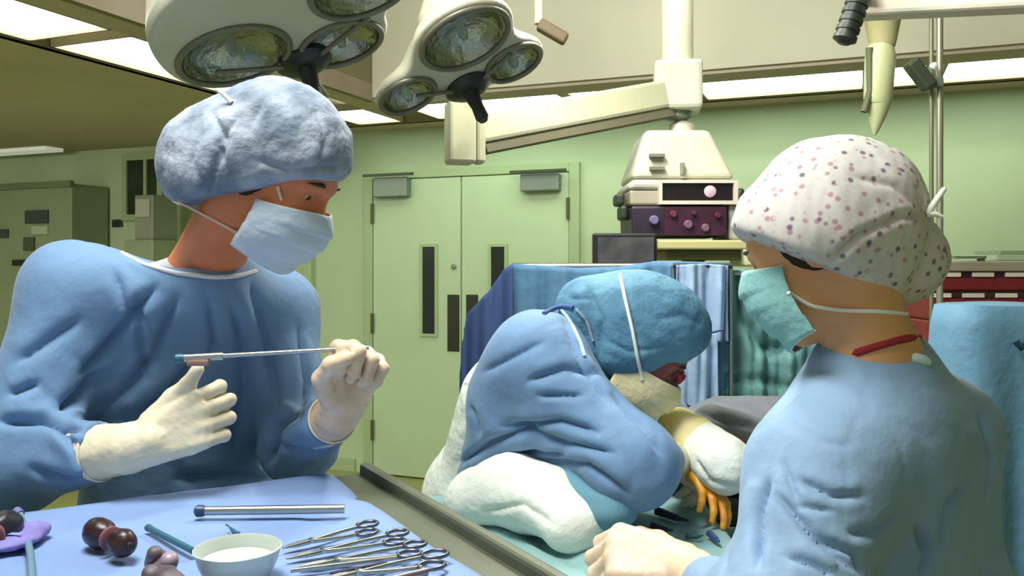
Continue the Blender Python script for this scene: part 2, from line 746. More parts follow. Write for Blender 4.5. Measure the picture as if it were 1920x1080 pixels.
# low ceiling: left field, strip along the door wall; raised well over the tables
mb = MB()
rbox(mb, U0, -3.30, V0, VW, CZ, CZ + .1)
rbox(mb, -2.80, -2.62, V0, 4.33, CZ, CZ + .1)
rbox(mb, -3.30, -2.62, V0, -1.0, CZ, CZ + .1)
rbox(mb, -3.30, U1, 5.06, VW, CZ, CZ + .1)
rbox(mb, -2.80, U1, 4.33, 4.53, CZ, CZ + .1)
struct(mb.build('ceiling', M_CEIL))
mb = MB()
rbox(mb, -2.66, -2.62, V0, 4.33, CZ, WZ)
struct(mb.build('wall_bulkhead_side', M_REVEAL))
mb = MB()
rbox(mb, -2.66, U1, 4.31, 4.35, CZ + .02, WZ)
struct(mb.build('wall_bulkhead_far', M_CREAM))
struct(rbox(MB(), -2.8, U1, V0, 4.4, WZ, WZ + .1).build('ceiling_well', M_CREAM))
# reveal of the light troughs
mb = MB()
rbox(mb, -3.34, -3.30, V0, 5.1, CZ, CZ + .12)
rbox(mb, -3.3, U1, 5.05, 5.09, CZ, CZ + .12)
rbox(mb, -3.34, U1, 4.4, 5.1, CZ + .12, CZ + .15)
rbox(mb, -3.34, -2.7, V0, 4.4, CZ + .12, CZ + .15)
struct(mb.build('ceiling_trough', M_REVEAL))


def panel(u0, u1, v0, v1, label, group):
    t = thing('fluorescent_panel', label, 'ceiling light', group=group)
    rbox(MB(), u0 + .012, u1 - .012, v0 + .012, v1 - .012, CZ + .02, CZ + .04).build('diffuser', M_TUBE, t)
    f = MB()
    for a in ((u0, u0 + .012, v0, v1), (u1 - .012, u1, v0, v1), (u0, u1, v0, v0 + .012), (u0, u1, v1 - .012, v1)):
        rbox(f, a[0], a[1], a[2], a[3], CZ + .005, CZ + .05)
    f.build('frame', M_CEIL, t)
    return t


GL = 'fluorescent panels in the ceiling troughs'
for v0, v1, lab in ((1.35, 2.62, 'lit fluorescent ceiling panel in the top left corner, the nearer of two'),
                    (2.72, 4.0, 'lit fluorescent ceiling panel beside the big surgical lamp, behind the nearer one')):
    panel(-3.29, -2.82, v0, v1, lab, GL)
rowu = []
for px0, px1, lab in ((636, 722, 'short lit ceiling panel between the pale cap and the smaller lamp'),
                      (790, 1072, 'lit ceiling panel directly behind the long lamp arm'),
                      (1085, 1290, 'lit ceiling panel hidden behind the square boom joint'),
                      (1312, 1622, 'bright lit ceiling panel right of the square boom joint'),
                      (1634, 1735, 'lit ceiling panel between hanging yellow arm and thin pole'),
                      (1765, 2100, 'lit greenish ceiling panel right of the thin pole')):
    a, _ = wall_uz(px0, 190, 4.8)
    b, _ = wall_uz(px1, 190, 4.8)
    panel(a, b, 4.54, 5.04, lab, GL)
# pale far light on the left ceiling
u, z = wall_uz(0, 285, 5.05)
u2, _ = wall_uz(105, 285, 5.05)
t = thing('ceiling_light', 'thin pale light strip on the far left ceiling over green wall', 'ceiling light')
rbox(MB(), u - .4, u2, 4.95, 5.12, CZ - .03, CZ - .002).build('diffuser', mat('dim_panel', rgb(200, 205, 180), .5, emit=(.8, .85, .7, 1), estr=.35), t)

# skirting
struct(rbox(MB(), U0, -3.36, VW - .015, VW, 0, .09).build('baseboard_back', M_FRAME))

# ------------------------------------------------------------------ the double door
du0, _ = wall_uz(703, 500)
du1, _ = wall_uz(1070, 500)
duc, _ = wall_uz(868, 500)
dz = 2.10
mb = MB()
rbox(mb, du0 - .07, du0, VW - .04, VW, 0, dz + .06)
rbox(mb, du1, du1 + .07, VW - .04, VW, 0, dz + .06)
rbox(mb, du0, du1, VW - .04, VW, dz, dz + .06)
struct(mb.build('trim_1', M_FRAME, bevel=.004))


def wrect(px0, px1, py0, py1, v=VW):
    a, z1 = wall_uz(px0, py0, v)
    b, z0 = wall_uz(px1, py1, v)
    _, z0a = wall_uz(px0, py1, v)
    return a, b, (z0 + z0a) / 2, z1


def leaf(name, ua, ub, glass, plate, closer, hinge_u):
    d = struct(rbox(MB(), ua + .004, ub - .004, VW - .03, VW - .002, .012, dz - .004).build(name, M_DOOR, bevel=.003))
    a, b, z0, z1 = glass
    f = MB()
    for q in ((a - .02, a, z0 - .02, z1 + .02), (b, b + .02, z0 - .02, z1 + .02), (a, b, z0 - .02, z0), (a, b, z1, z1 + .02)):
        rbox(f, q[0], q[1], VW - .042, VW - .03, q[2], q[3])
    f.build('vision_panel_frame', M_FRAME, d)
    rbox(MB(), a, b, VW - .036, VW - .03, z0, z1).build('vision_panel_glass', M_BLACKG, d)
    a, b, z0, z1 = plate
    rbox(MB(), a, b, VW - .036, VW - .03, z0, z1).build('push_plate', mat('push_plate_dark', rgb(52, 56, 42), .35, .5), d, bevel=.002)
    for hz in (.32, 1.08, 1.86):
        h = MB()
        h.tube([R(hinge_u, VW - .045, hz - .07), R(hinge_u, VW - .045, hz + .07)], .012, 8)
        h.build('hinge', mat('hinge_olive', rgb(84, 88, 56), .5, .3), d)
    a, b, z0, z1 = closer
    c = rbox(MB(), a, b, VW - .10, VW - .03, z0, z1).build('door_closer', M_GREYM, d, bevel=.008)
    m = MB()
    m.box(R((a + b) / 2, VW - .12, z1 + .015), (b - a + .12, .025, .018), RR)
    m.build('closer_arm', mat('closer_arm_dark', rgb(70, 76, 58), .4, .5), c)
    return d


leaf('door_1', du0, duc, wrect(797, 820, 463, 625), wrect(843, 865, 552, 658), wrect(712, 775, 336, 371), du0 + .004)
leaf('door_2', duc, du1, wrect(925, 950, 463, 625), wrect(878, 900, 552, 658), wrect(985, 1056, 330, 360), du1 - .004)
# door lock
u, z = wall_uz(855, 500)
MB().lathe(R(u, VW - .03, z), -CV, [(.018, 0), (.018, .01), (.008, .014)], 16).build('lock_cylinder', M_GREYM, bpy.data.objects['door_1'])
# vertical trim where the wall steps, behind the first person
a, _ = wall_uz(553, 500)
b, _ = wall_uz(590, 500)
struct(rbox(MB(), a, b, VW - .05, VW, 0, CZ).build('trim_2', M_FRAME, bevel=.005))
# dark window high on the left wall
a, b, z0, z1 = wrect(243, 300, 302, 402)
mb = MB()
rbox(mb, a, b, VW - .02, VW - .002, z0, z1)
wn = struct(mb.build('window_1', mat('dark_green_glass', rgb(46, 58, 44), .2, var=.3, vscale=3)))
f = MB()
for q in ((a - .05, a, z0 - .05, z1 + .05), (b, b + .05, z0 - .05, z1 + .05), (a, b, z0 - .05, z0), (a, b, z1, z1 + .05), ((a + b) / 2 + .02, (a + b) / 2 + .05, z0, z1)):
    rbox(f, q[0], q[1], VW - .035, VW - .001, q[2], q[3])
f.build('window_frame', M_FRAME, wn)

# ------------------------------------------------------------------ left background: cabinet and wall fittings
a, b, z0, z1 = wrect(8, 150, 352, 600, 5.0)
t = thing('equipment_cabinet', 'grey-green equipment cabinet against the far left wall', 'cabinet')
cm = mat('cabinet_grey_green', rgb(134, 146, 112), .5, var=.06, vscale=3)
rbox(MB(), a - .35, b, 4.92, 5.28, .55, z1).build('body', cm, t, bevel=.01)
rbox(MB(), a - .35, b, 4.94, 5.28, .0, .55).build('plinth', mat('plinth_dark', rgb(70, 58, 54), .6), t)
fr = MB()
rbox(fr, a - .02, b + .02, 4.89, 4.93, z1 - .03, z1 + .02)
rbox(fr, a - .02, a + .02, 4.90, 4.93, .55, z1)
fr.build('front_frame', mat('cabinet_edge', rgb(108, 118, 88), .5), t)
for px0, px1, py0, py1, nm, mm in ((50, 92, 395, 419, 'display', mat('display_slate', rgb(56, 66, 66), .3)),
                                   (47, 66, 445, 470, 'dial_plate', mat('dial_olive', rgb(74, 80, 58), .4)),
                                   (26, 76, 487, 498, 'slot', mat('slot_dark', rgb(30, 38, 24), .5)),
                                   (0, 17, 430, 446, 'button_panel', mat('buttons_slate', rgb(60, 70, 68), .4)),
                                   (62, 92, 424, 440, 'label_plate', mat('plate_pale', rgb(168, 178, 148), .5))):
    q = wrect(px0, px1, py0, py1, 4.92)
    rbox(MB(), q[0], q[1], 4.90, 4.925, q[2], q[3]).build(nm, mm, t, bevel=.004)
for (px0, px1, py0, py1, lab) in ((119, 136, 431, 445, 'small dark wall socket right of the grey-green cabinet'),
                                  (212, 231, 412, 426, 'small dark wall socket below the bright green wall patch')):
    q = wrect(px0, px1, py0, py1)
    t = thing('wall_socket', lab, 'wall socket')
    rbox(MB(), q[0], q[1], VW - .015, VW, q[2], q[3]).build('plate', mat('socket_dark', rgb(44, 54, 40), .5), t, bevel=.004)
    MB().lathe(R((q[0] + q[1]) / 2, VW - .014, (q[2] + q[3]) / 2), -CV, [(.018, 0), (.018, .004), (.006, .005)], 16).build('outlet', M_DARK, t)
# grey box under the dark window
q = wrect(262, 296, 367, 450, 4.9)
t = thing('equipment_box', 'pale grey equipment box standing in front of dark window', 'box')
rbox(MB(), q[0], q[1], 4.85, 5.1, q[2], q[3]).build('body', mat('box_grey', rgb(136, 138, 116), .5), t, bevel=.01)
rbox(MB(), q[0] + .02, q[1] - .02, 4.835, 4.855, (q[2] + q[3]) / 2, q[3] - .03).build('front_panel', M_WOOD, t, bevel=.004)
rbox(MB(), q[0] - .05, q[1] + .05, 4.8, 5.25, 0, q[2]).build('stand', cm, t, bevel=.01)


# ------------------------------------------------------------------ surgical lamps
def surgical_lamp(label, c, n, e1, lobes, rad, handle_off=(0, 0), drum=0, dc=(0, 0)):
    """c centre of the underside, n direction it shines, e1 long axis; lobes = [(x, y, r)] in the underside plane"""
    n = Vector(n).normalized()
    e1 = Vector(e1)
    e1 = (e1 - n * e1.dot(n)).normalized()
    e2 = n.cross(e1)
    t = thing('surgical_lamp', label, 'surgical lamp')
    ops = []
    for i, (x, y, r) in enumerate(lobes):
        p = c + e1 * x + e2 * y
        Rm = Matrix((e1, e2, n)).transposed()
        ops.append(('u', ell_(p - n * .01, (r * 1.13, r * 1.13, r * .62), Rm), .05))
    ops.append(('u', ell_(c - n * .03, (rad * .8, rad * .8, .11), Matrix((e1, e2, n)).transposed()), .06))
    if drum:
        q = c + e1 * dc[0] + e2 * dc[1]
        ops.append(('u', eco_(q - n * .035, q - n * .125, e1, (drum * .93, drum * .93), (drum * .84, drum * .84)), .03))
    ops.append(('i', plane_(c, n), .012))
    for (x, y, r) in lobes:
        p = c + e1 * x + e2 * y
        ops.append(('s', ell_(p, (r * .97, r * .97, r * .55), Matrix((e1, e2, n)).transposed()), .004))
    blob('housing', ops, .006, M_EQUIP, t)
    for (x, y, r) in lobes:
        p = c + e1 * x + e2 * y
        rf = MB().lathe(p, -n, [(r * .96, -.001), (r * .9, r * .16), (r * .74, r * .33), (r * .5, r * .46), (r * .2, r * .52), (0, r * .53)], 36, cap=False)
        rf.build('reflector', M_CHROME, t, smooth=True)
        rm = MB().tube([p + (e1 * math.cos(a) + e2 * math.sin(a)) * r * .99 + n * .002 for a in [k * math.pi / 20 for k in range(40)]], .008, 8, True)
        rm.build('rim', M_RIM, t, smooth=True)
        b_ = MB().lathe(p - n * r * .42, n, [(.006, 0), (.012, .01), (.014, .035), (.008, .05), (.001, .052)], 16)
        b_.build('bulb', M_GLASS, t, smooth=True)
    # centre hub, spokes and the dark sterile handle
    hc = c + e1 * handle_off[0] + e2 * handle_off[1]
    hub = MB().lathe(hc - n * .01, n, [(.065, 0), (.068, .015), (.05, .03), (.036, .036)], 30)
    hub.build('hub', M_DARK, t, smooth=True)
    hd = MB().lathe(hc + n * .02, n, [(.026, 0), (.022, .02), (.017, .05), (.019, .085), (.012, .098)], 20)
    hd.build('handle', mat('handle_dark', rgb(40, 42, 44), .45), t, smooth=True)
    sp = MB()
    for k in range(3):
        a = k * 2 * math.pi / 3 + .5
        sp.tube([hc + n * .012, hc + (e1 * math.cos(a) + e2 * math.sin(a)) * rad * .85 + n * .008], .006, 8)
    sp.build('spoke', M_RIM, t)
    return t, e1, e2, n


# large lamp, top left
cL = P(556, 76, 1.95)
tL, a1, a2, nn = surgical_lamp('large cream surgical lamp with three reflectors above the pale bouffant cap', cL,
                               (.34, -.17, -.92), (.94, 0.0, .34),
                               [(-.138, .030, .125), (.085, -.090, .100), (.185, .115, .112)], .25, (-.015, -.105), drum=.275, dc=(-.03, .08))
kn = MB().lathe(cL - nn * .14, -nn, [(.05, 0), (.05, .06), (.03, .08), (.03, .3)], 24)
kn.build('mount', M_EQUIP2, tL, smooth=True)
top = cL - nn * .42
MB().tube([top, top + V(-.05, .1, .25), top + V(-.05, .1, WZ - top.z - .0)], .03, 14).build('suspension_arm', M_EQUIP2, tL, smooth=True)

# smaller lamp with the long jointed arm
cR = P(872, 128, 2.3)
tR, a1, a2, nn = surgical_lamp('smaller cream surgical lamp with long jointed arm, right of the large lamp', cR,
                               (.38, -.30, -.87), (.86, 0.0, .50),
                               [(-.172, -.006, .078), (.030, .129, .120), (.130, -.081, .082)], .19, (-.012, -.095))
kn = MB().lathe(cR - nn * .10, -nn, [(.075, 0), (.07, .08), (.045, .12), (.03, .14), (.03, .25)], 24)
kn.build('mount', M_EQUIP, tR, smooth=True)
post = P(863, 250, 2.62)
J = P(1270, 165, 3.0)
mt = cR - nn * .34
ymb = MB()
ymb.tube([mt, mt + V(.03, .14, .02), post + V(0, 0.05, .20), post + V(0, 0, .08)], .022, 12)
ymb.build('yoke', M_EQUIP, tR, smooth=True)
pb = MB().box(post + V(0, 0, .0), (.085, .085, .19), Rz(.3))
pb.box(post + V(.058, 0, .0), (.03, .06, .19), Rz(.3))
pb.build('elbow_post', M_EQUIP2, tR, bevel=.01)
ax = (J - post - V(0, 0, .02)).normalized()
arm = MB().box((post + J) / 2 + V(0, 0, -.01), ((J - post).length - .1, .09, .098), frame(ax, V(0, 1, 0)))
arm.build('long_arm', M_EQUIP2, tR, bevel=.012)
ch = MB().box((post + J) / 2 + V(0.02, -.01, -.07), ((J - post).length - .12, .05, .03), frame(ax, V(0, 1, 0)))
ch.build('cable_channel', mat('channel_brown', rgb(96, 92, 70), .7), tR)  # brown strip along the underside of the arm
jb = MB().box(J, (.165, .165, .17), Rz(-.15))
jb.build('square_joint', M_EQUIP, tR, bevel=.014)
MB().tube([J + V(0, 0, .08), V(J.x, J.y, WZ)], .055, 20).build('ceiling_column', M_CREAM, tR, smooth=True)
MB().lathe(J + V(0, 0, -.085), V(0, 0, -1), [(.05, 0), (.05, .02), (.03, .03)], 20).build('swivel', M_GREYM, tR, smooth=True)
# small bracket on the soffit right of the lamp
t = thing('ceiling_bracket', 'small brown bracket on cream soffit right of the smaller lamp', 'bracket')
q0, q1 = P(1010, 45, 3.6), P(1062, 75, 3.6)
MB().box((q0 + q1) / 2, ((q1 - q0).length, .06, .05), frame(q1 - q0, V(0, 1, 0))).build('arm', mat('bracket_brown', rgb(116, 100, 74), .6), t, bevel=.01)
MB().tube([q0, V(q0.x, q0.y, WZ)], .02, 10).build('rod', M_CREAM, t, smooth=True)

# ------------------------------------------------------------------ cream console hanging on the joint
t = thing('equipment_console', 'cream tapered equipment console with black display, hanging in front of green wall', 'medical console')
D = 3.0


def trap(x0a, x1a, ya, x0b, x1b, yb, d0, d1, mbx=None, inset=0):
    """solid between an upper and a lower pixel row"""
    m = mbx or MB()
    up = [P(x0a, ya, d0), P(x1a, ya, d0)]
    lo = [P(x0b, yb, d0), P(x1b, yb, d0)]
    w = d1 - d0
    A = [up[0] + V(0, inset * .3, 0), up[1] + V(0, inset * .3, 0), up[1] + V(0, w - inset, 0), up[0] + V(0, w - inset, 0)]
    B = [lo[0], lo[1], lo[1] + V(0, w, 0), lo[0] + V(0, w, 0)]
    m.prism(A, B)
    return m


m = trap(1212, 1335, 240, 1184, 1380, 335, 2.86, 3.2, inset=.1)
trap(1184, 1380, 335, 1176, 1390, 356, 2.86, 3.2, m)
m.build('hood', M_EQUIP, t, bevel=.02, seg=3)
MB().lathe(P(1278, 243, 3.0), V(0, 0, 1), [(.05, -.02), (.045, .015), (.02, .03), (.02, .08)], 20).build('neck', M_EQUIP, t, smooth=True)
trap(1180, 1392, 356, 1182, 1386, 385, 2.87, 3.18).build('mid_section', mat('console_grey_cream', rgb(160, 154, 132), .5), t, bevel=.008)
f = MB()
for a in ((1236, 1384, 338, 343), (1236, 1384, 376, 383), (1236, 1242, 343, 376), (1376, 1384, 343, 376)):
    trap(a[0], a[1], a[2], a[0], a[1], a[3], 2.835, 2.87, f)
f.build('display_bezel', mat('bezel_pale', rgb(206, 196, 182), .4), t)
dp = trap(1242, 1376, 343, 1242, 1376, 376, 2.848, 2.88).build('display', mat('display_black', rgb(26, 18, 22), .25), t)
MB().lathe(P(1331, 359, 2.848), V(0, -1, 0), [(.02, 0), (.02, .006), (.014, .009)], 20).build('round_gauge', mat('gauge_pinkish', rgb(206, 180, 188), .4), t, smooth=True)
for y in (291, 315):
    trap(1219, 1247, y - 3, 1219, 1247, y + 3, 2.845, 2.875).build('vent_slot', mat('slot_grey', rgb(112, 112, 94), .6), t)
trap(1277, 1284, 304, 1277, 1284, 328, 2.845, 2.875).build('latch', mat('latch_grey', rgb(128, 128, 104), .6), t, bevel=.003)
lb = trap(1184, 1364, 386, 1186, 1364, 443, 2.84, 3.15).build('control_box', mat('control_box_dark', rgb(40, 28, 44), .45, var=.3, vscale=12), t, bevel=.008)
cp = trap(1246, 1362, 389, 1246, 1362, 440, 2.832, 2.845).build('control_panel', mat('panel_plum', rgb(56, 22, 42), .4, var=.3, vscale=26), lb)
for (x, y, r, c_) in ((1226, 413, 11, rgb(110, 100, 140)), (1262, 402, 8, rgb(100, 44, 64)), (1290, 421, 10, rgb(112, 84, 108)),
                      (1322, 427, 9, rgb(118, 84, 104)), (1345, 404, 7, rgb(96, 30, 52)), (1300, 400, 5, rgb(92, 36, 56))):
    MB().lathe(P(x, y, 2.834), V(0, -1, 0), [(r * .0015, 0), (r * .0014, .012), (r * .0011, .016)], 16).build('knob', mat('knob_%d' % x, c_, .4), lb, smooth=True)
for (x0, y0, x1, y1) in ((1155, 362, 1172, 385), (1163, 385, 1178, 412), (1385, 352, 1397, 380)):
    trap(x0, x1, y0, x0, x1, y1, 2.92, 3.02).build('side_knob', mat('side_knob_dark', rgb(48, 54, 42), .5), t, bevel=.01)
trap(1366, 1404, 384, 1366, 1410, 450, 2.86, 3.1).build('side_cover', mat('side_cover_pale', rgb(168, 176, 190), .5, col2=rgb(190, 192, 160), vscale=6), t, bevel=.01)
trap(1228, 1420, 450, 1228, 1426, 468, 2.8, 3.15).build('tray', M_OLIVE, t, bevel=.006)
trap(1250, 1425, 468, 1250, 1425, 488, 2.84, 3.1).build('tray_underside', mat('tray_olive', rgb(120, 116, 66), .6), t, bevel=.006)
trap(1392, 1440, 466, 1398, 1444, 500, 2.8, 3.0).build('side_bin', M_YELLOW, t, bevel=.008)
# stand holding it
MB().tube([P(1300, 480, 2.98), V(P(1300, 480, 2.98).x, 2.98, .06)], .04, 16).build('column', M_GREYM, t, smooth=True)
MB().lathe(V(P(1300, 480, 2.98).x, 2.98, 0), V(0, 0, 1), [(.22, 0), (.22, .03), (.08, .06)], 32).build('base', M_GREYM, t, smooth=True)

# dark monitor left of it
t = thing('monitor', 'dark flat monitor left of the cream console, above the blue drape', 'monitor')
trap(1112, 1232, 437, 1112, 1232, 520, 2.79, 2.83).build('casing', M_DARK, t, bevel=.006)
trap(1121, 1226, 445, 1121, 1226, 512, 2.778, 2.792).build('screen', mat('screen_grey', rgb(52, 54, 60), .2, col2=rgb(84, 82, 84), vscale=14), t)
q = P(1172, 520, 2.82)
MB().tube([q, V(q.x, q.y, .03)], .02, 12).build('stand_pole', M_GREYM, t, smooth=True)
MB().lathe(V(q.x, q.y, 0), V(0, 0, 1), [(.12, 0), (.12, .02), (.04, .05)], 28).build('base', M_GREYM, t, smooth=True)

# ------------------------------------------------------------------ top right: boom, hanging handles, thin pole
t = thing('boom_arm', 'cream boom arm with dark ribbed handle in the top right corner', 'boom arm')
a, b = P(1612, 18, 2.3), P(2050, -6, 1.9)
MB().box((a + b) / 2, ((b - a).length, .06, .05), frame(b - a, V(0, 1, 0))).build('arm', mat('boom_pale_pink', rgb(212, 204, 184), .45), t, bevel=.01)
h0, h1 = P(1616, -20, 2.2), P(1583, 76, 2.2)
dr = (h1 - h0).normalized()
L = (h1 - h0).length
prof = []
k = 0
while k < 12:
    prof += [(.030 if k % 2 else .026, L * k / 12), (.030 if k % 2 else .026, L * (k + .9) / 12)]
    k += 1
prof += [(.024, L), (.016, L + .008)]
MB().lathe(h0, dr, prof, 24).build('handle', mat('ribbed_handle', rgb(70, 74, 64), .45, col2=rgb(34, 38, 36), vscale=30), t, smooth=True)
MB().tube([h0, a + V(0, 0, .02)], .022, 12).build('handle_joint', M_DARK, t, smooth=True)
MB().tube([a + V(.5, -.2, 0), V(a.x + .5, a.y - .2, WZ)], .03, 12).build('ceiling_rod', M_EQUIP, t, smooth=True)

t = thing('ceiling_pendant', 'yellowish tapered arm hanging in front of the light panels, top right', 'ceiling pendant')
MB().lathe(P(1655, 22, 2.9), V(0, 0, -1), [(.075, -.4), (.075, .0), (.06, .02), (.045, .10), (.04, .12)], 24).build('hub', mat('hub_olive_cream', rgb(188, 182, 132), .5), t, smooth=True)
MB().lathe(P(1652, 85, 2.9), V(-.06, 0, -1), [(.04, 0), (.05, .04), (.046, .18), (.04, .2)], 20).build('sleeve', M_YELLOW, t, smooth=True)
MB().lathe(P(1648, 185, 2.9), V(-.12, 0, -1), [(.044, 0), (.03, .06), (.012, .11), (.004, .125)], 20).build('tip', M_YELLOW, t, smooth=True)
MB().tube([P(1630, 90, 2.88), P(1632, 170, 2.88), P(1620, 210, 2.88)], .012, 10).build('cable', mat('cable_olive', rgb(98, 104, 74), .6), t, smooth=True)
MB().tube([P(1655, 20, 2.9), V(P(1655, 20, 2.9).x, 2.9, WZ)], .03, 12).build('rod', M_CREAM, t, smooth=True)

t = thing('infusion_stand', 'thin grey infusion pole with dark clamp behind the floral cap', 'infusion stand')
b0 = P(1762, 22, 2.76)
MB().tube([b0, V(b0.x, b0.y, .05)], .0105, 12).build('pole', mat('pole_pale_steel', rgb(170, 166, 146), .35, .6), t, smooth=True)
MB().tube([b0 + V(-.022, 0.01, -.0), V(b0.x - .022, b0.y + .01, .3)], .007, 10).build('second_tube', mat('pole_grey', rgb(136, 138, 116), .4, .5), t, smooth=True)
hk = MB()
for s_ in (-1, 1):
    hk.tube([b0, b0 + V(s_ * .07, 0, 0), b0 + V(s_ * .09, 0, .02)], .005, 8)
hk.build('hook', M_METAL, t, smooth=True)
MB().lathe(V(b0.x, b0.y, 0), V(0, 0, 1), [(.16, 0), (.16, .02), (.03, .06)], 24).build('base', M_GREYM, t, smooth=True)
c0, c1 = P(1708, 118, 2.74), P(1742, 162, 2.74)
MB().box((c0 + c1) / 2, ((c1 - c0).length * 1.15, .05, .045), frame(c1 - c0, V(0, 1, 0))).build('clamp', mat('clamp_dark', rgb(62, 70, 54), .5), t, bevel=.01)
MB().box(P(1752, 155, 2.745), (.05, .03, .035), Rz(0)).build('clamp_jaw', mat('clamp_grey', rgb(110, 122, 104), .5), t, bevel=.006)
MB().lathe(P(1749, 125, 2.73), V(0, -1, 0), [(.012, 0), (.012, .012), (.006, .016)], 14).build('clamp_knob', mat('knob_white', rgb(232, 236, 226), .4), t, smooth=True)

# ------------------------------------------------------------------ dark red drawer unit on the right
t = thing('supply_cabinet', 'dark red supply cabinet with white drawer labels behind the floral cap', 'cabinet')
D = 3.02
x0, x1 = 1742, 2150


def slab(px0, px1, py0, py1, d0, d1, mbx=None):
    return trap(px0, px1, py0, px0, px1, py1, d0, d1, mbx)


bd = slab(x0, x1, 508, 600, D, D + .4)
p0, p1 = P(x0, 600, D), P(x1, 600, D)
bd.prism([V(p0.x, D, p0.z), V(p1.x, D, p1.z), V(p1.x, D + .4, p1.z), V(p0.x, D + .4, p0.z)],
         [V(p0.x, D, .08), V(p1.x, D, .08), V(p1.x, D + .4, .08), V(p0.x, D + .4, .08)])
bd.build('body', M_RED, t, bevel=.008)
slab(x0 - 4, x1 + 4, 490, 509, D - .02, D + .42).build('worktop', mat('worktop_grey', rgb(158, 150, 130), .5), t, bevel=.004)
for py in (512, 551, 596):
    dw = slab(x0 + 4, x1 - 4, py + 9, py + 32, D - .014, D).build('drawer', M_RED, t, bevel=.004)
    slab(x0 + 2, x1 - 2, py - 3, py + 8, D - .010, D + .001).build('drawer_gap', mat('gap_dark_brown', rgb(54, 26, 26), .6), dw)
    off = 0 if py == 512 else -18
    xx = x0 + 20 + off
    while xx < x1 - 40:
        slab(xx, xx + 40, py - 1, py + 7, D - .016, D - .008).build('drawer_label', M_LABEL, dw)
        xx += 62
for xw in (x0 + 30, x1 - 30):
    for dd in (.06, .34):
        q = P(xw, 600, D)
        MB().lathe(V(q.x - .012, D + dd, .04), V(1, 0, 0), [(.04, 0), (.04, .025)], 18).build('caster', M_DARK, t, smooth=True)
t = thing('paper_stack', 'pale green flat paper pack lying on the red cabinet worktop', 'paper pack')
slab(1868, 1990, 478, 489, D + .05, D + .3).build('wrapper', mat('paper_pale_green', rgb(170, 190, 158), .7), t, bevel=.003)
slab(1876, 1990, 470, 477.5, D + .1, D + .28).build('top_sheet', mat('sheet_green_grey', rgb(136, 156, 124), .7), t)
t = thing('bottle_holder', 'small dark clip standing on the worktop of the red cabinet', 'clip')
slab(1840, 1847, 484, 491, D + .0, D + .03).build('foot', mat('clip_dark', rgb(84, 80, 62), .5), t)
slab(1790, 1850, 480, 485, D + .0, D + .02).build('bar', mat('clip_bar', rgb(110, 124, 92), .5), t)


# ------------------------------------------------------------------ cloths and tables
def draped(name, c, ex, ey, hx, hy, zt, zb, m, parent=None, amp=.02, waves=22, rc=.03, seed=0, topamp=.003, flare=.05, folds=None, ntop=26, nside=26, npr=220):
    """cloth lying on a rectangular top and hanging down its sides in folds"""
    ex = Vector(ex).normalized()
    ey = Vector(ey).normalized()
    rnd = random.Random(seed)
    ph = [rnd.random() * 6.28 for _ in range(4)]

    def per(s):
        # point on the rounded rectangle and its outward normal; s in 0..1
        L = 4 * (hx + hy)
        d = s * L
        if d < 2 * hy:
            p, n = (hx, -hy + d), (1, 0)
        elif d < 2 * hy + 2 * hx:
            p, n = (hx - (d - 2 * hy), hy), (0, 1)
        elif d < 4 * hy + 2 * hx:
            p, n = (-hx, hy - (d - 2 * hy - 2 * hx)), (-1, 0)
        else:
            p, n = (-hx + (d - 4 * hy - 2 * hx), -hy), (0, -1)
        k = 1.0
        ax_, ay_ = abs(p[0]) / hx, abs(p[1]) / hy
        cx, cy = max(abs(p[0]) - (hx - rc), 0), max(abs(p[1]) - (hy - rc), 0)
        if cx > 0 and cy > 0:
            l = math.hypot(cx, cy)
            q = rc / l if l > rc else 1
            sx, sy = math.copysign(1, p[0]), math.copysign(1, p[1])
            nx, ny = sx * cx / l, sy * cy / l
            p = (sx * (hx - rc + cx * q), sy * (hy - rc + cy * q))
            n = (nx, ny)
        return p, n
    vs = []
    rows = []
    for i in range(ntop + 1):
        k = i / ntop
        rows.append(('t', k))
    for j in range(1, nside + 1):
        rows.append(('s', j / nside))
    for typ, k in rows:
        for a in range(npr):
            s = a / npr
            (x, y), (nx, ny) = per(s)
            if typ == 't':
                kk = max(k, .002)
                p = c + ex * x * kk + ey * y * kk
                z = zt + topamp * (math.sin(p.x * 21 + ph[0] + 2 * math.sin(p.y * 9)) + math.sin(p.y * 27 + ph[1] + 2 * math.sin(p.x * 7))) * .5
                if k > .97:
                    z -= .002
                vs.append(V(p.x, p.y, z))
            else:
                wv = math.sin(s * waves * 6.283 + ph[2]) + .5 * math.sin(s * waves * 1.7 * 6.283 + ph[3])
                o = .006 + flare * k + amp * (wv + .6) * min(1, k * 3)
                p = c + ex * (x + nx * o) + ey * (y + ny * o)
                z = zt - .008 - (zt - .008 - zb) * k + .012 * k * math.sin(s * 31 + ph[1])
                vs.append(V(p.x, p.y, z))
    fs = []
    for i in range(len(rows) - 1):
        for a in range(npr):
            b = (a + 1) % npr
            fs.append((i * npr + a, i * npr + b, (i + 1) * npr + b, (i + 1) * npr + a))
    fs.append(tuple(range(npr))[::-1])
    if folds:
        v = np.array([list(q) for q in vs])
        x = 960 + v[:, 0] / v[:, 1] * F0
        y = HOR - (v[:, 2] - CAMZ) / v[:, 1] * F0
        topm = np.arange(len(v)) < (ntop + 1) * npr
        for pts, wpx, am in folds:
            d, t_ = polydist(x, y, pts)
            s_ = d / wpx
            v[:, 2] -= np.where(topm, am * (1 - .6 * s_ * s_) * np.exp(-s_ * s_ * .6) * np.clip(np.minimum(t_, 1 - t_) * 5 + .2, 0, 1), 0)
        vs = [Vector(q) for q in v]
    o = link_mesh(name, vs, fs, m, parent)
    sd = o.modifiers.new('thickness', 'SOLIDIFY')
    sd.thickness = .003
    sd.offset = -1
    return o


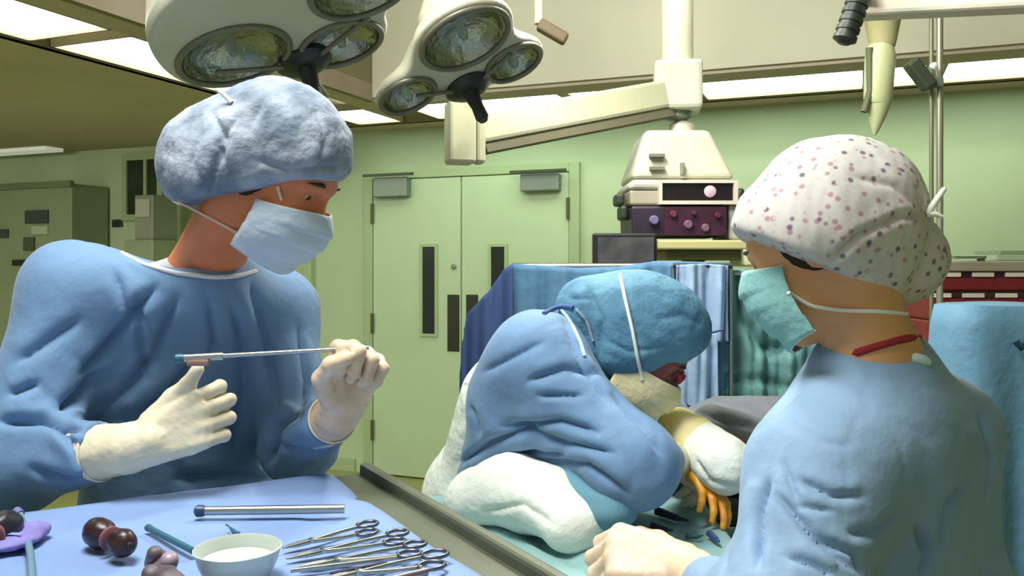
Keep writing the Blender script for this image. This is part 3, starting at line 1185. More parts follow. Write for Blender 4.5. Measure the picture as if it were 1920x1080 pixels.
def curtain(name, top, zb, m, parent=None, waves=8, amp=.02, n=140, rows=40, seed=1, thick=.004, widen=.0, hem=None, folds=None):
    """hanging cloth; top = list of 3-D points of its upper edge"""
    top = [Vector(p) for p in top]
    L = [0]
    for i in range(1, len(top)):
        L.append(L[-1] + (top[i] - top[i - 1]).length)
    rnd = random.Random(seed)
    ph = [rnd.random() * 6.28 for _ in range(5)]
    vs = []
    for j in range(rows + 1):
        k = j / rows
        for i in range(n + 1):
            s = i / n * L[-1]
            q = 0
            while q < len(top) - 2 and s > L[q + 1]:
                q += 1
            f = (s - L[q]) / (L[q + 1] - L[q])
            p = top[q].lerp(top[q + 1], f)
            tdir = (top[-1] - top[0])
            tdir.z = 0
            tdir.normalize()
            nd = V(-tdir.y, tdir.x, 0)
            if nd.y > 0:
                nd = -nd
            u = i / n
            wv = math.sin(u * waves * 6.283 + ph[0] + .8 * math.sin(k * 2 + u * 5)) + .45 * math.sin(u * waves * 2.3 * 6.283 + ph[1] + k)
            zbb = zb if hem is None else zb + hem * math.sin(u * 3.1416)
            z = p.z + (zbb - p.z) * k
            off = amp * wv * (.35 + .65 * min(1, k * 3))
            vs.append(V(p.x, p.y, z) + nd * off + tdir * (u - .5) * widen * k)
    fs = []
    for j in range(rows):
        for i in range(n):
            a = j * (n + 1) + i
            fs.append((a, a + 1, a + n + 2, a + n + 1))
    if folds:
        v = np.array([list(q) for q in vs])
        x = 960 + v[:, 0] / v[:, 1] * F0
        y = HOR - (v[:, 2] - CAMZ) / v[:, 1] * F0
        for pts, wpx, am in folds:
            d, t_ = polydist(x, y, pts)
            s_ = d / wpx
            v[:, 1] += am * (1 - .6 * s_ * s_) * np.exp(-s_ * s_ * .6)
        vs = [Vector(q) for q in v]
    o = link_mesh(name, vs, fs, m, parent)
    sd = o.modifiers.new('thickness', 'SOLIDIFY')
    sd.thickness = thick
    return o


# instrument table: steel top with a blue cloth
TZ = 1.13
EX = V(.866, .5, 0)
EY = V(.5, -.866, 0)
corner = V(-.325, 1.515, 0)
hx, hy = .52, .43
tc_ = corner - EX * hx + EY * hy
t = thing('instrument_table', 'steel instrument table with olive-grey rim under a blue cloth', 'table', group=None)
FR = Matrix((EX, EY, EX.cross(EY))).transposed()
slabm = MB().box(V(tc_.x, tc_.y, TZ - .02) + EX * .036, (2 * hx + .072, 2 * hy + .01, .022), FR)
slabm.build('table_top', M_RAIL, t, bevel=.004)
rimc = corner + EX * .068 + EY * hy
rl = MB().box(V(rimc.x, rimc.y, TZ - .006), (.022, 2 * hy + .01, .03), FR)
rl.build('rim', M_RAIL, t, bevel=.006)
for sx, sy in ((-1, -1), (-1, 1), (1, -1), (1, 1)):
    q = tc_ + EX * sx * (hx - .06) + EY * sy * (hy - .06)
    MB().tube([V(q.x, q.y, TZ - .02), V(q.x, q.y, .04)], .014, 12).build('leg', M_METAL, t, smooth=True)
    MB().lathe(V(q.x, q.y, .03) - EX * .012, EX, [(.03, 0), (.03, .024)], 16).build('caster', M_DARK, t, smooth=True)
cloth = draped('table_cloth', V(tc_.x, tc_.y, 0), EX, EY, hx, hy, TZ, .80, M_CLOTH, None, amp=.004, waves=26, rc=.02, seed=4, topamp=.0018, flare=.006, ntop=60,
               folds=[([(640, 905), (720, 950), (850, 1040)], 16, .004), ([(650, 930), (700, 925)], 9, .004), ([(20, 980), (60, 1080)], 10, .005),
                      ([(300, 925), (380, 960)], 14, .0025), ([(560, 970), (700, 975)], 14, .0025)])
tag(cloth, 'smooth mid-blue cloth covering the instrument table at bottom left', 'cloth')

# instruments
ZT = TZ + .006


def TP(px, py, h=0.0):
    return on_plane(px, py, ZT + h)


def rod_thing(name, label, cat, a, b, r, m, group=None, tip=None, tipr=None, tipname='tip'):
    t = thing(name, label, cat, group=group)
    MB().tube([a, b], r, 12).build('shaft', m, t, smooth=True)
    if tip:
        MB().lathe(a, (a - b), [(tipr * .7, -tipr), (tipr, -tipr * .3), (tipr, tipr * .6), (tipr * .5, tipr)], 16).build(tipname, tip, t, smooth=True)
    return t


rod_thing('metal_rod', 'long shiny metal rod with dark round end lying on blue cloth', 'instrument', TP(376, 958, .008), TP(646, 954, .008), .0065, M_METAL, tip=mat('rod_tip_slate', rgb(44, 66, 96), .4), tipr=.0085)
rod_thing('teal_probe', 'thin teal stick lying diagonally on the cloth beside maroon bulb', 'instrument', TP(279, 990, .004), TP(362, 1033, .004), .0042, M_TEALST, tip=M_TEALST, tipr=.005)


def bulb(name, label, ca, cb, ra, rb, m):
    t = thing(name, label, 'rubber bulb')
    d = (cb - ca).normalized()
    ops = [('u', ell_(ca, (ra * 1.4, ra * 1.05, ra * .98), frame(d, V(0, 0, 1))), .01), ('u', ell_(cb, (rb * 1.25, rb * 1.05, rb * .98), frame(d, V(0, 0, 1))), .008)]
    blob('bulb', ops, .002, m, t, amp=.001, nfreq=90, seed=2)
    mid = (ca + cb) / 2
    MB().lathe(mid + d * .002, d, [(rb * .80, -.003), (rb * .88, -.002), (rb * .88, .002), (rb * .80, .003)], 26).build('collar', mat('collar_brown_red', rgb(132, 84, 92), .4), t, smooth=True)
    MB().lathe(cb + d * rb * 1.0, d, [(rb * .35, 0), (rb * .3, .008), (rb * .12, .01)], 16).build('nozzle', M_DARK, t, smooth=True)
    return t


bulb('rubber_bulb', 'dark maroon double rubber bulb lying on the open blue cloth', TP(186, 1000, .017), TP(228, 1018, .016), .019, .017, M_MAROON)
bulb('rubber_bulb', 'black rubber bulb at the far left end of instrument table', TP(8, 990, .02), TP(-34, 1016, .018), .021, .018, mat('black_rubber', rgb(34, 30, 44), .4))
# knobbly brown-grey cluster
t = thing('connector_cluster', 'brownish jointed instrument with knobs between teal stick and clear bowl', 'instrument')
q = TP(300, 1082, .014)
ops = [('u', cap_(TP(296, 1052, .02), TP(318, 1096, .012), .013, .014), .01), ('u', cap_(TP(318, 1096, .012), TP(352, 1108, .012), .013, .010), .01),
       ('u', cap_(TP(296, 1052, .02), TP(288, 1040, .03), .012, .007), .008)]
blob('body', ops, .0018, M_BROWN, t, amp=.0012, nfreq=120)
for (x, y, h, r) in ((290, 1040, .032, .008), (318, 1052, .028, .009), (284, 1078, .018, .010)):
    MB().lathe(TP(x, y, h), V(.2, -.5, .8), [(r, -.006), (r * 1.1, 0), (r, .006), (r * .5, .009)], 16).build('knob', mat('knob_mauve', rgb(152, 134, 148), .4) if x == 318 else M_BROWN, t, smooth=True)
# translucent bowl
t = thing('plastic_bowl', 'translucent whitish plastic bowl standing on the cloth, bottom centre-left', 'bowl')
bc = TP(446, 1084, 0)
MB().lathe(bc, V(0, 0, 1), [(.030, .0005), (.036, .002), (.044, .018), (.0485, .034), (.050, .036), (.0485, .037), (.046, .034), (.041, .018), (.033, .005), (.0, .004)], 48, cap=False).build('bowl', M_BOWL, t, smooth=True)
MB().lathe(bc + V(0, 0, .022), V(0, 0, 1), [(.0, 0), (.0415, 0.0003)], 40, cap=False).build('liquid', mat('bowl_liquid', rgb(208, 218, 206), .1, trans=.2), t, smooth=True)


def clamp_tool(label, tip, ring, ang, s=1.0, group='ring-handled clamps laid in a row on the blue cloth'):
    """haemostat: two shafts crossing at a pivot, jaws at tip, two finger rings"""
    t = thing('surgical_clamp', label, 'surgical clamp', group=group)
    d = (ring - tip)
    L = d.length
    d.normalize()
    n = V(0, 0, 1).cross(d).normalized()
    piv = tip + d * L * .33
    for i, sg in enumerate((-1, 1)):
        e = ring + n * sg * .014 * s + d * (.008 * sg)
        mid = piv.lerp(e, .55) + n * sg * .004
        MB().tube([piv - d * .004, mid, e - d * .012], [.0032, .0026, .0026], 8).build('shaft', M_METAL, t, smooth=True)
        rp = [e + (d * math.cos(a) * 1.25 + n * math.sin(a)) * .0115 * s + V(0, 0, .001 * i) for a in [k * math.pi / 10 for k in range(20)]]
        MB().tube(rp, .0027, 8, True).build('finger_ring', mat('ring_steel_dark', rgb(116, 120, 132), .3, .9), t, smooth=True)
        MB().tube([piv, piv.lerp(tip, .5) + n * sg * -.0028, tip + n * sg * -.0006], [.0036, .003, .0015], 8).build('jaw', M_METAL, t, smooth=True)
    MB().lathe(piv - V(0, 0, .002), V(0, 0, 1), [(.0048, 0), (.0048, .0055), (.002, .0065)], 12).build('pivot', M_METAL, t, smooth=True)
    return t


clamp_tool('topmost surgical clamp with rings nearest the metal rod end', TP(530, 1027, .003), TP(688, 991, .005), 0)
clamp_tool('second surgical clamp down, rings just right of topmost clamp rings', TP(536, 1047, .003), TP(742, 1008, .005), 0)
clamp_tool('third surgical clamp down, its shafts running above the dark scissors', TP(560, 1062, .003), TP(772, 1030, .005), 0)
clamp_tool('lowest surgical clamp with rings closest to olive table rim', TP(600, 1086, .003), TP(812, 1050, .005), 0, 1.15)
rod_thing('steel_probe', 'thin pale steel probe lying between the surgical clamps', 'instrument', TP(545, 1070, .003), TP(765, 1043, .003), .0028, M_METAL)
rod_thing('dark_forceps', 'long dark forceps at the bottom edge right of the bowl', 'instrument', TP(620, 1078, .003), TP(725, 1057, .003), .0036, mat('dark_forceps_steel', rgb(64, 62, 84), .35, .7))
rod_thing('metal_spatula', 'brownish flat spatula at the very bottom below the clamps', 'instrument', TP(660, 1105, .003), TP(800, 1072, .003), .005, mat('spatula_brownish', rgb(150, 138, 146), .35, .8))
t = thing('small_clip', 'tiny dark clip lying alone between metal rod and bowl', 'clip')
MB().tube([TP(432, 990, .004), TP(441, 1000, .004), TP(448, 1001, .004)], [.0018, .004, .003], 8).build('body', M_TEALST, t, smooth=True)
MB().tube([TP(430, 988, .004), TP(424, 984, .004)], .0012, 6).build('tip', M_METAL, t, smooth=True)
t = thing('grey_tube', 'grey flexible tube hanging down the left side of blue cloth', 'tube')
MB().tube([TP(38, 965, .006), TP(50, 1000, .006), TP(57, 1040, .006), TP(61, 1100, .006)], .0045, 10).build('hose', mat('tube_grey', rgb(104, 134, 156), .5), t, smooth=True)
MB().tube([TP(38, 965, .006), TP(30, 958, .010)], .007, 10).build('connector', mat('connector_violet', rgb(110, 104, 160), .5), t, smooth=True)
t = thing('lilac_pouch', 'lilac folded pouch under the black bulb at the table edge', 'pouch')
pc = TP(24, 1010, .006)
blob('pouch', [('u', ell_(pc, (.035, .045, .010)), .01), ('u', ell_(pc + V(.012, .03, .002), (.018, .02, .010)), .01)], .002, mat('lilac_cloth', rgb(126, 118, 186), .7, var=.15, vscale=30), t, amp=.0015, nfreq=80)
link_mesh('seal_strip', [pc + V(-.03, -.02, .0115), pc + V(.02, -.02, .0115), pc + V(.02, -.014, .0125), pc + V(-.03, -.014, .0125)], [(0, 1, 2, 3)], M_CLOTH, t)

# hand table with pale teal drapes in front of the bent surgeon
HZ = .965
t = thing('operating_table', 'operating side table hidden under the pale teal drape', 'table')
MB().box(V(.12, 1.70, HZ - .03), (.56, .50, .03)).build('table_top', M_GREYM, t, bevel=.006)
MB().tube([V(.12, 1.70, HZ - .045), V(.12, 1.70, .05)], .045, 18).build('column', M_METAL, t, smooth=True)
MB().box(V(.12, 1.70, .03), (.5, .4, .06)).build('base', M_GREYM, t, bevel=.015)
dr = draped('drape', V(.115, 1.69, 0), V(1, 0, 0), V(0, 1, 0), .31, .27, HZ, .42, M_TEALL, None, amp=.012, waves=16, rc=.05, seed=8, topamp=.007, flare=.02, ntop=60,
            folds=[([(800, 975), (1000, 1010), (1100, 1060)], 16, .010), ([(900, 960), (980, 985), (1040, 1030)], 12, .008), ([(870, 1010), (960, 1050)], 14, .008),
                   ([(1200, 960), (1330, 985)], 12, .008), ([(1230, 985), (1320, 1010)], 9, .008)])
tag(dr, 'pale teal drape covering the side table in front of surgeon', 'drape')
wt = thing('white_towel', 'thick white folded towel curving over the teal drape below surgeon', 'towel')
pp = [P(893, 925, 1.80), P(960, 905, 1.77), P(1030, 935, 1.70), P(1080, 985, 1.62)]
pp = [V(p.x, p.y, HZ + .055) if 0 else p for p in pp]
ops = []
for i, (a, b) in enumerate(zip(pp, pp[1:])):
    ops.append(('u', eco_(a, b, V(0, 0, 1), (.052, .075), (.052, .075)), .05))
ops.append(('u', eco_(P(890, 935, 1.84), P(1000, 960, 1.74), V(0, 0, 1), (.03, .07), (.03, .06)), .05))
blob('towel', ops, .005, M_WHITE, wt, amp=.003, nfreq=26, seed=5, folds=[([(905, 960), (980, 945), (1040, 985)], 9, .006), ([(930, 900), (1010, 905), (1090, 960)], 12, .004)])
ops = [('u', eco_(P(1030, 893, 1.76), P(1150, 952, 1.62), V(0, 0, 1), (.045, .05), (.045, .05)), .04)]
o = blob('teal_towel', ops, .006, mat('towel_teal', rgb(100, 146, 166), .85), None, amp=.004, nfreq=26)
tag(o, 'teal rolled towel wedged between white towel and the surgeon elbow', 'towel')
# small clutter on the drape near the hand
cols = [(rgb(60, 50, 84), (1232, 958), (1272, 972), .009), (rgb(70, 60, 88), (1222, 985), (1250, 993), .007), (rgb(40, 96, 96), (1285, 1004), (1308, 1006), .006),
        (rgb(60, 82, 130), (1330, 1000), (1344, 1012), .007), (rgb(50, 88, 92), (1240, 1012), (1262, 1020), .006)]
labs = ['dark purple scissors handle lying on drape below surgeon elbow', 'short dark violet clip on drape right of gloved hand',
        'dark green clip lying on the teal drape below orange fingers', 'small blue clip on drape beside standing nurse gown', 'small dark teal clip between gloved hand and green clip']
for (c_, a, b, r), lb in zip(cols, labs):
    t = thing('towel_clip', lb, 'clip')
    a3, b3 = on_plane(a[0], a[1], HZ + .014), on_plane(b[0], b[1], HZ + .014)
    m_ = mat('clip_%d' % a[0], c_, .5)
    MB().tube([a3, b3], [r, r * .7], 10).build('body', m_, t, smooth=True)
    MB().tube([b3, b3 + (b3 - a3) * .5 + V(0, .01, 0)], [r * .5, r * .3], 8).build('jaw', m_, t, smooth=True)

# white padded roll under the patient's wrist
wr = thing('white_roll', 'bright white padded roll beside the orange hand', 'padding roll')
ops = [('u', cap_(P(1290, 818, 1.88), P(1358, 870, 1.76), .052, .062), .03)]
blob('stained_wrap', [('u', cap_(P(1272, 806, 1.89), P(1300, 826, 1.85), .050, .056), .01)], .004, mat('iodine_stained_gauze', rgb(240, 214, 112), .9, col2=rgb(236, 226, 170), vscale=14, bump=.3, bscale=40), wr, amp=.002, nfreq=30)
blob('roll', ops, .004, M_WHITE, wr, amp=.003, nfreq=30, seed=9, folds=[([(1305, 860), (1330, 900), (1390, 915)], 7, .006)])
e0, e1_ = P(1358, 870, 1.76), P(1290, 818, 1.88)
dd = (e0 - e1_).normalized()

# blue screen drape behind the surgeon, on a rail
sc = thing('drape_screen', 'dark blue drape screen on a rail behind the bent surgeon', 'drape screen')
tp = [P(862, 700, 2.72), P(874, 590, 2.72), P(915, 548, 2.71), P(945, 505, 2.70), P(962, 494, 2.70)]
curtain('side_fall', tp, .72, M_DRAPED, sc, waves=3, amp=.012, n=60, seed=3)
tp = [P(960, 494, 2.70), P(1080, 502, 2.69), P(1160, 500, 2.68), P(1230, 489, 2.67), P(1368, 492, 2.66)]
curtain('front_sheet', tp, .72, M_DRAPE, sc, waves=6, amp=.014, n=160, seed=6)
MB().tube([P(960, 500, 2.72), P(1370, 500, 2.69)], .012, 10).build('rail', M_METAL, sc, smooth=True)
for px in (975, 1362):
    q = P(px, 500, 2.72)
    MB().tube([q, V(q.x, q.y, .02)], .014, 10).build('stand_leg', M_METAL, sc, smooth=True)

pd = thing('hanging_drape', 'pale blue narrow drape hanging right of the bent surgeon cap', 'drape')
tp = [P(1268, 497, 2.63), P(1320, 494, 2.625), P(1366, 498, 2.62)]
curtain('sheet', tp, P(1300, 640, 2.62).z, M_DRAPEL, pd, waves=2.4, amp=.016, n=60, seed=11, folds=[([(1332, 500), (1332, 610)], 6, .012)])
tp = [P(1272, 628, 2.615), P(1346, 625, 2.605)]
curtain('lower_flap', tp, P(1300, 752, 2.61).z, M_DRAPEL, pd, waves=1.6, amp=.014, n=40, seed=12, hem=-.02)
MB().tube([P(1290, 634, 2.57), P(1325, 626, 2.57), P(1356, 618, 2.57), P(1358, 560, 2.57), P(1360, 505, 2.57)], .0045, 8).build('tie_cord', mat('cord_slate_blue', rgb(58, 84, 124), .7), pd, smooth=True)
MB().tube([P(1262, 498, 2.64), P(1372, 498, 2.63)], .008, 8).build('top_rail', mat('rail_dark', rgb(50, 54, 66), .5), pd, smooth=True)
q0, q1 = P(1370, 498, 2.64), P(1262, 498, 2.65)
for q in (q0, q1):
    MB().tube([q, V(q.x, q.y, .02)], .007, 8).build('upright', M_METAL, pd, smooth=True)

td = thing('teal_drape', 'teal drape with a looping fold hanging behind the teal mask', 'drape')
tp = [P(1345, 505, 2.68), P(1440, 506, 2.67), P(1560, 520, 2.66), P(1640, 540, 2.65)]
curtain('sheet', tp, .92, M_TEAL, td, waves=5, amp=.016, n=150, seed=15,
        folds=[([(1385, 520), (1395, 600), (1425, 650), (1475, 655), (1500, 625)], 13, .035), ([(1345, 715), (1430, 712), (1500, 735)], 10, .02), ([(1365, 540), (1380, 690)], 10, .015)])
MB().tube([P(1345, 508, 2.70), P(1645, 543, 2.68)], .010, 8).build('rail', M_METAL, td, smooth=True)
for px, dd2 in ((1350, 2.71), (1640, 2.69)):
    q = P(px, 512, dd2)
    MB().tube([q, V(q.x, q.y, .02)], .012, 8).build('upright', M_METAL, td, smooth=True)

# blue drape over a tall stand at the right edge
bs = thing('draped_stand', 'tall stand covered by blue drape at the right edge', 'draped stand')
c_ = P(1900, 700, 2.05)
sd_ = draped('drape', V(c_.x + .16, 2.04, 0), V(1, 0, 0), V(0, 1, 0), .33, .085, 1.5 - 80 / F0 * 1.95, .25, M_BLUE2, bs, amp=.010, waves=9, rc=.05, seed=21, flare=.02)
MB().box(V(c_.x + .16, 2.04, 1.36), (.6, .14, .03)).build('shelf', M_METAL, bs, bevel=.004)
for sx in (-1, 1):
    MB().tube([V(c_.x + .16 + sx * .22, 2.04, 1.35), V(c_.x + .16 + sx * .22, 2.04, .02)], .02, 12).build('leg', M_METAL, bs, smooth=True)
o = MB().tube([P(1905, 640, 1.925), P(1913, 652, 1.92), P(1935, 640, 1.92)], .008, 8).build('drape_clip', mat('clip_dark_teal', rgb(24, 56, 78), .5), bs, smooth=True)

# long operating table under the patient
t = thing('patient_table', 'long padded operating table under the grey-covered patient', 'operating table')
MB().box(V(.98, 2.39, .86), (1.75, .38, .08)).build('mattress', mat('mattress_dark', rgb(50, 52, 58), .6), t, bevel=.02)
MB().box(V(.98, 2.39, .80), (1.75, .36, .04)).build('frame', M_METAL, t, bevel=.005)
MB().box(V(1.0, 2.42, .43), (.3, .25, .72)).build('column', M_GREYM, t, bevel=.02)
MB().box(V(1.0, 2.42, .04), (.9, .45, .08)).build('base', M_GREYM, t, bevel=.02)


# ------------------------------------------------------------------ people
from mathutils.bvhtree import BVHTree


def tree_of(objs):
    vs, fs = [], []
    for o in objs:
        n = len(vs)
        vs += [v.co.copy() for v in o.data.vertices]
        fs += [[i + n for i in p.vertices] for p in o.data.polygons]
    return BVHTree.FromPolygons(vs, fs)


def hug(objs, px, off=.003, step=8, dmax=6):
    """points lying on the cloth or skin along a traced line"""
    tr = tree_of(objs) if not isinstance(objs, BVHTree) else objs
    out = []
    for (x0, y0), (x1, y1) in zip(px, px[1:]):
        k = max(1, int(math.hypot(x1 - x0, y1 - y0) / step))
        for i in range(k + (1 if (x1, y1) == px[-1] else 0)):
            x, y = x0 + (x1 - x0) * i / k, y0 + (y1 - y0) * i / k
            o = Vector((0, 0, CAMZ))
            d = (P(x, y, 1) - o).normalized()
            h, n, _, _ = tr.ray_cast(o, d)
            if h is not None and h.y < dmax:
                out.append(h - d * off)
    if not out:
        p = P(px[0][0], px[0][1], 1.4)
        out = [tr.find_nearest(p)[0]] * 3
    # even out jumps
    for _ in range(2):
        out = [out[0]] + [(out[i - 1] + out[i] * 2 + out[i + 1]) / 4 for i in range(1, len(out) - 1)] + [out[-1]]
    return out


class Head:
    def __init__(s, c, f):
        s.c = Vector(c)
        s.f = Vector(f).normalized()
        s.u = (V(0, 0, 1) - s.f * s.f.z).normalized()
        s.l = s.u.cross(s.f)
        s.R = Matrix((s.f, s.l, s.u)).transposed()

    def p(s, f, l, u):
        return s.c + s.f * f + s.l * l + s.u * u

    def e(s, c, r, op='u', k=.02):
        return (op, ell_(s.p(*c), r, s.R), k)

    def ops(s, neck, nr=.056):
        o = [s.e((-.01, 0, .03), (.1, .077, .095)), s.e((.055, 0, .03), (.045, .062, .05), k=.03), s.e((.05, 0, -.03), (.05, .060, .065), k=.03),
             s.e((.04, 0, -.07), (.05, .052, .045), k=.03), s.e((.075, 0, -.105), (.022, .024, .02), k=.03)]
        for q in (-1, 1):
            o.append(s.e((.065, q * .04, -.03), (.028, .026, .026), k=.025))
        o.append(('u', cap_(s.p(-.035, 0, -.05), neck, nr, nr * 1.08), .03))
        o.append(('u', cap_(s.p(.095, 0, .008), s.p(.118, 0, -.034), .008, .013), .012))
        for q in (-1, 1):
            o.append(s.e((.104, q * .033, .016), (.017, .020, .013), 's', .012))
            o.append(('u', cap_(s.p(.093, q * .014, .036), s.p(.080, q * .05, .035), .007, .006), .012))
            o.append(s.e((.0775, q * .032, .0250), (.0150, .0165, .009), k=.004))
            o.append(s.e((.0775, q * .032, .0050), (.0140, .0160, .006), k=.004))
            o.append(s.e((-.012, q * .080, .0), (.020, .009, .032), k=.008))
            o.append(s.e((-.006, q * .089, .004), (.010, .006, .018), 's', .004))
        o.append(s.e((.098, 0, -.064), (.009, .022, .006), k=.006))
        o.append(s.e((.097, 0, -.075), (.009, .019, .006), k=.006))
        return o

    def eyes(s, parent):
        for q in (-1, 1):
            e = MB().lathe(s.p(.0775, q * .032, .015), s.f, [(.0125 * math.sin(a), -.0125 * math.cos(a)) for a in [k * math.pi / 12 for k in range(13)]], 20)
            e = e.build('eye', M_EYEW, parent, smooth=True)
            MB().lathe(s.p(.0775, q * .032, .013) + s.f * .0108, (s.f - s.u * .4), [(.0062, 0), (.005, .0014), (.0, .002)], 16).build('iris', M_IRIS, e, smooth=True)
            b = MB().tube([s.p(.098, q * .014, .040), s.p(.099, q * .030, .043), s.p(.085, q * .052, .038)], [.003, .004, .002], 8)
            b.build('eyebrow', M_HAIR, parent, smooth=True)

    def hair(s, parent, dn=(-.06, .03)):
        o = [s.e((-.013, 0, .032), (.104, .082, .100)), ('i', plane_(s.p(0, 0, -.035), (-s.u + s.f * .75)), .006), ('i', plane_(s.p(.085, 0, .06), (s.f - s.u * .6)), .006)]
        return blob('hair', o, .004, M_HAIR, parent, amp=.0015, nfreq=90)

    def mask(s, parent, m, top=.0, drop=.122, front=.0, gape=.0, pl=3, wrap=1.72):
        vs = []
        ns, nt = 40, 30
        for j in range(nt + 1):
            t = j / nt
            for i in range(ns + 1):
                q = -1 + 2 * i / ns
                th = q * wrap
                uu = top - .003 - t * (drop - .040 * abs(q) ** 1.5) - .022 * q * q
                ch = math.cos(th)
                ch = ch ** .72 if ch > 0 else ch
                ff = .012 + ch * (.100 + .016 * math.sin(math.pi * min(1, t * 1.15)) - .022 * t * t + front) + gape * t
                ff += .010 * math.exp(-(q / .16) ** 2) * math.exp(-((t - .2) / .25) ** 2)
                ll = math.sin(th) * (.078 + .006 * math.sin(math.pi * t))
                ple = .0028 * (((t * (pl + 1)) % 1.0) - .5) * math.cos(q * 1.3) * 2
                vs.append(s.p(ff + ple, ll, uu))
        fs = [(j * (ns + 1) + i, j * (ns + 1) + i + 1, (j + 1) * (ns + 1) + i + 1, (j + 1) * (ns + 1) + i) for j in range(nt) for i in range(ns)]
        o = link_mesh('face_mask', vs, fs, m, parent)
        sd = o.modifiers.new('thickness', 'SOLIDIFY')
        sd.thickness = .0022
        for t in (0, nt):
            MB().tube([vs[t * (ns + 1) + i] for i in range(0, ns + 1, 2)], .0016, 6).build('mask_edge', M_STRAP, o, smooth=True)
        return o


class Hand:
    """five separate fingers on a palm; d along the hand, n the way the palm faces"""
    def __init__(s, w, d, n, right, scale=1.0, curl=((50, 70, 35),) * 4, thumb=None, spread=4):
        s.w = Vector(w)
        s.d = Vector(d).normalized()
        n = Vector(n)
        s.n = (n - s.d * n.dot(s.d)).normalized()
        s.t = s.d.cross(s.n) if right else s.n.cross(s.d)
        s.k = scale
        s.mcp = [(.092, .030), (.096, .010), (.091, -.011), (.083, -.030)]
        s.len = [(.043, .026, .021), (.047, .030, .022), (.043, .028, .021), (.034, .021, .019)]
        s.fingers = []
        for i in range(4):
            base = s.q(s.mcp[i][0], s.mcp[i][1], 0)
            a = math.radians((1.5 - i) * spread)
            dr = s.d * math.cos(a) + s.t * math.sin(a)
            pts = [base]
            ang = 0
            for j in range(3):
                ang += math.radians(curl[i][j])
                v = dr * math.cos(ang) + s.n * math.sin(ang)
                pts.append(pts[-1] + v * s.len[i][j] * s.k)
            s.fingers.append(pts)
        th = thumb or [(.022, .026, .012), (.048, .050, .026), (.074, .058, .034), (.098, .056, .038)]
        s.thumb = [s.q(*x) for x in th]

    def q(s, d, t, n):
        return s.w + (s.d * d + s.t * t + s.n * n) * s.k

    def ops(s, g=1.0, cuff=None, cr=.034):
        k = s.k * g
        o = []
        for i in range(4):
            o.append(('u', cap_(s.q(.005, s.mcp[i][1] * .55, 0), s.fingers[i][0], .015 * k, .0125 * k), .012))
        o.append(('u', cap_(s.q(.02, .012, .008), s.q(.07, .026, .010), .015 * k, .013 * k), .012))
        o.append(('u', cap_(s.q(.02, -.014, .008), s.q(.065, -.026, .006), .014 * k, .012 * k), .012))
        for pts in s.fingers:
            r = [.0105, .0095, .0085, .0075]
            for j in range(3):
                o.append(('u', cap_(pts[j], pts[j + 1], r[j] * k, r[j + 1] * k), .004))
        r = [.0150, .0125, .0108, .0092]
        for j in range(3):
            o.append(('u', cap_(s.thumb[j], s.thumb[j + 1], r[j] * k, r[j + 1] * k), .006))
        if cuff:
            for a, b, ra, rb in cuff:
                o.append(('u', cap_(a, b, ra, rb), .012))
        return o


def limb(o, a, b, c, ra, rb, rc, k=.03):
    o.append(('u', cap_(a, b, ra, rb), k))
    o.append(('u', cap_(b, c, rb, rc), k))


def legs(o, pelvis, L, F, spread=.10):
    for q in (-1, 1):
        hip = pelvis + L * q * .09 - V(0, 0, .02)
        kn = V(pelvis.x, pelvis.y, 0) + L * q * spread + F * .03 + V(0, 0, .50)
        an = V(pelvis.x, pelvis.y, 0) + L * q * (spread + .01) - F * .01 + V(0, 0, .09)
        limb(o, hip, kn, an, .082, .055, .038)
        o.append(('u', cap_(an + V(0, 0, -.04), an + F * .15 + V(0, 0, -.055), .034, .026), .02))


def shoes(parent, pelvis, L, F, spread=.10):
    for q in (-1, 1):
        an = V(pelvis.x, pelvis.y, 0) + L * q * (spread + .01) - F * .01
        o = [('u', eco_(an - F * .05 + V(0, 0, .045), an + F * .17 + V(0, 0, .035), L, (.042, .046), (.046, .032)), .01), ('i', plane_(V(0, 0, .003), V(0, 0, -1)), 0)]
        blob('clog', o, .006, M_SHOE, parent)


def person(label, cat='person', group=None):
    return thing('person', label, cat, group=group)


def gown_common(sh_r, sh_l, neck, chest, pelvis, L, hem=.32, rs=.078, torso=(.185, .135), hip=(.185, .155), hemr=(.25, .22)):
    o = []
    o.append(('u', cap_(neck - V(0, 0, .06), sh_r, .075, rs), .05))
    o.append(('u', cap_(neck - V(0, 0, .06), sh_l, .075, rs), .05))
    o.append(('u', eco_(chest, pelvis, L, torso, hip), .07))
    o.append(('u', eco_(pelvis, V(pelvis.x, pelvis.y, hem + .1), L, hip, hemr), .05))
    o.append(('i', plane_(V(0, 0, hem), V(0, 0, -1)), .01))
    return o


# ============ first person: standing at the instrument table, holding the rod
F = V(.5, -.87, 0).normalized()
L = V(0, 0, 1).cross(F)
HA = Head(P(508, 340, 1.42), (.85, -.2, -.5))
neck = P(388, 492, 1.55)
shR, shL = P(138, 545, 1.52), P(520, 580, 1.72)
elR, elL = P(28, 868, 1.44), P(560, 838, 1.62)
wrR, wrL = P(262, 838, 1.34), P(640, 772, 1.42)
chest = P(345, 660, 1.66)
pelv = P(335, 1010, 1.74)
A = person('person in blue gown and pale bouffant cap holding a metal rod with gloved hands')
hR = Hand(wrR, (.88, .08, .40), (.05, 1, -.1), True, 1.12, curl=((38, 72, 40), (45, 78, 40), (50, 80, 40), (52, 78, 40)), spread=5,
          thumb=[(.024, .028, .004), (.066, .046, .006), (.092, .052, .0), (.114, .066, -.002)])
hL = Hand(wrL, (.30, -.15, .94), (.35, -.93, -.1), False, 1.16, curl=((72, 95, 55), (76, 98, 55), (80, 98, 55), (84, 95, 55)), spread=5,
          thumb=[(.022, .026, .014), (.056, .048, .034), (.084, .044, .050), (.100, .026, .058)])
ops = HA.ops(neck, .056)
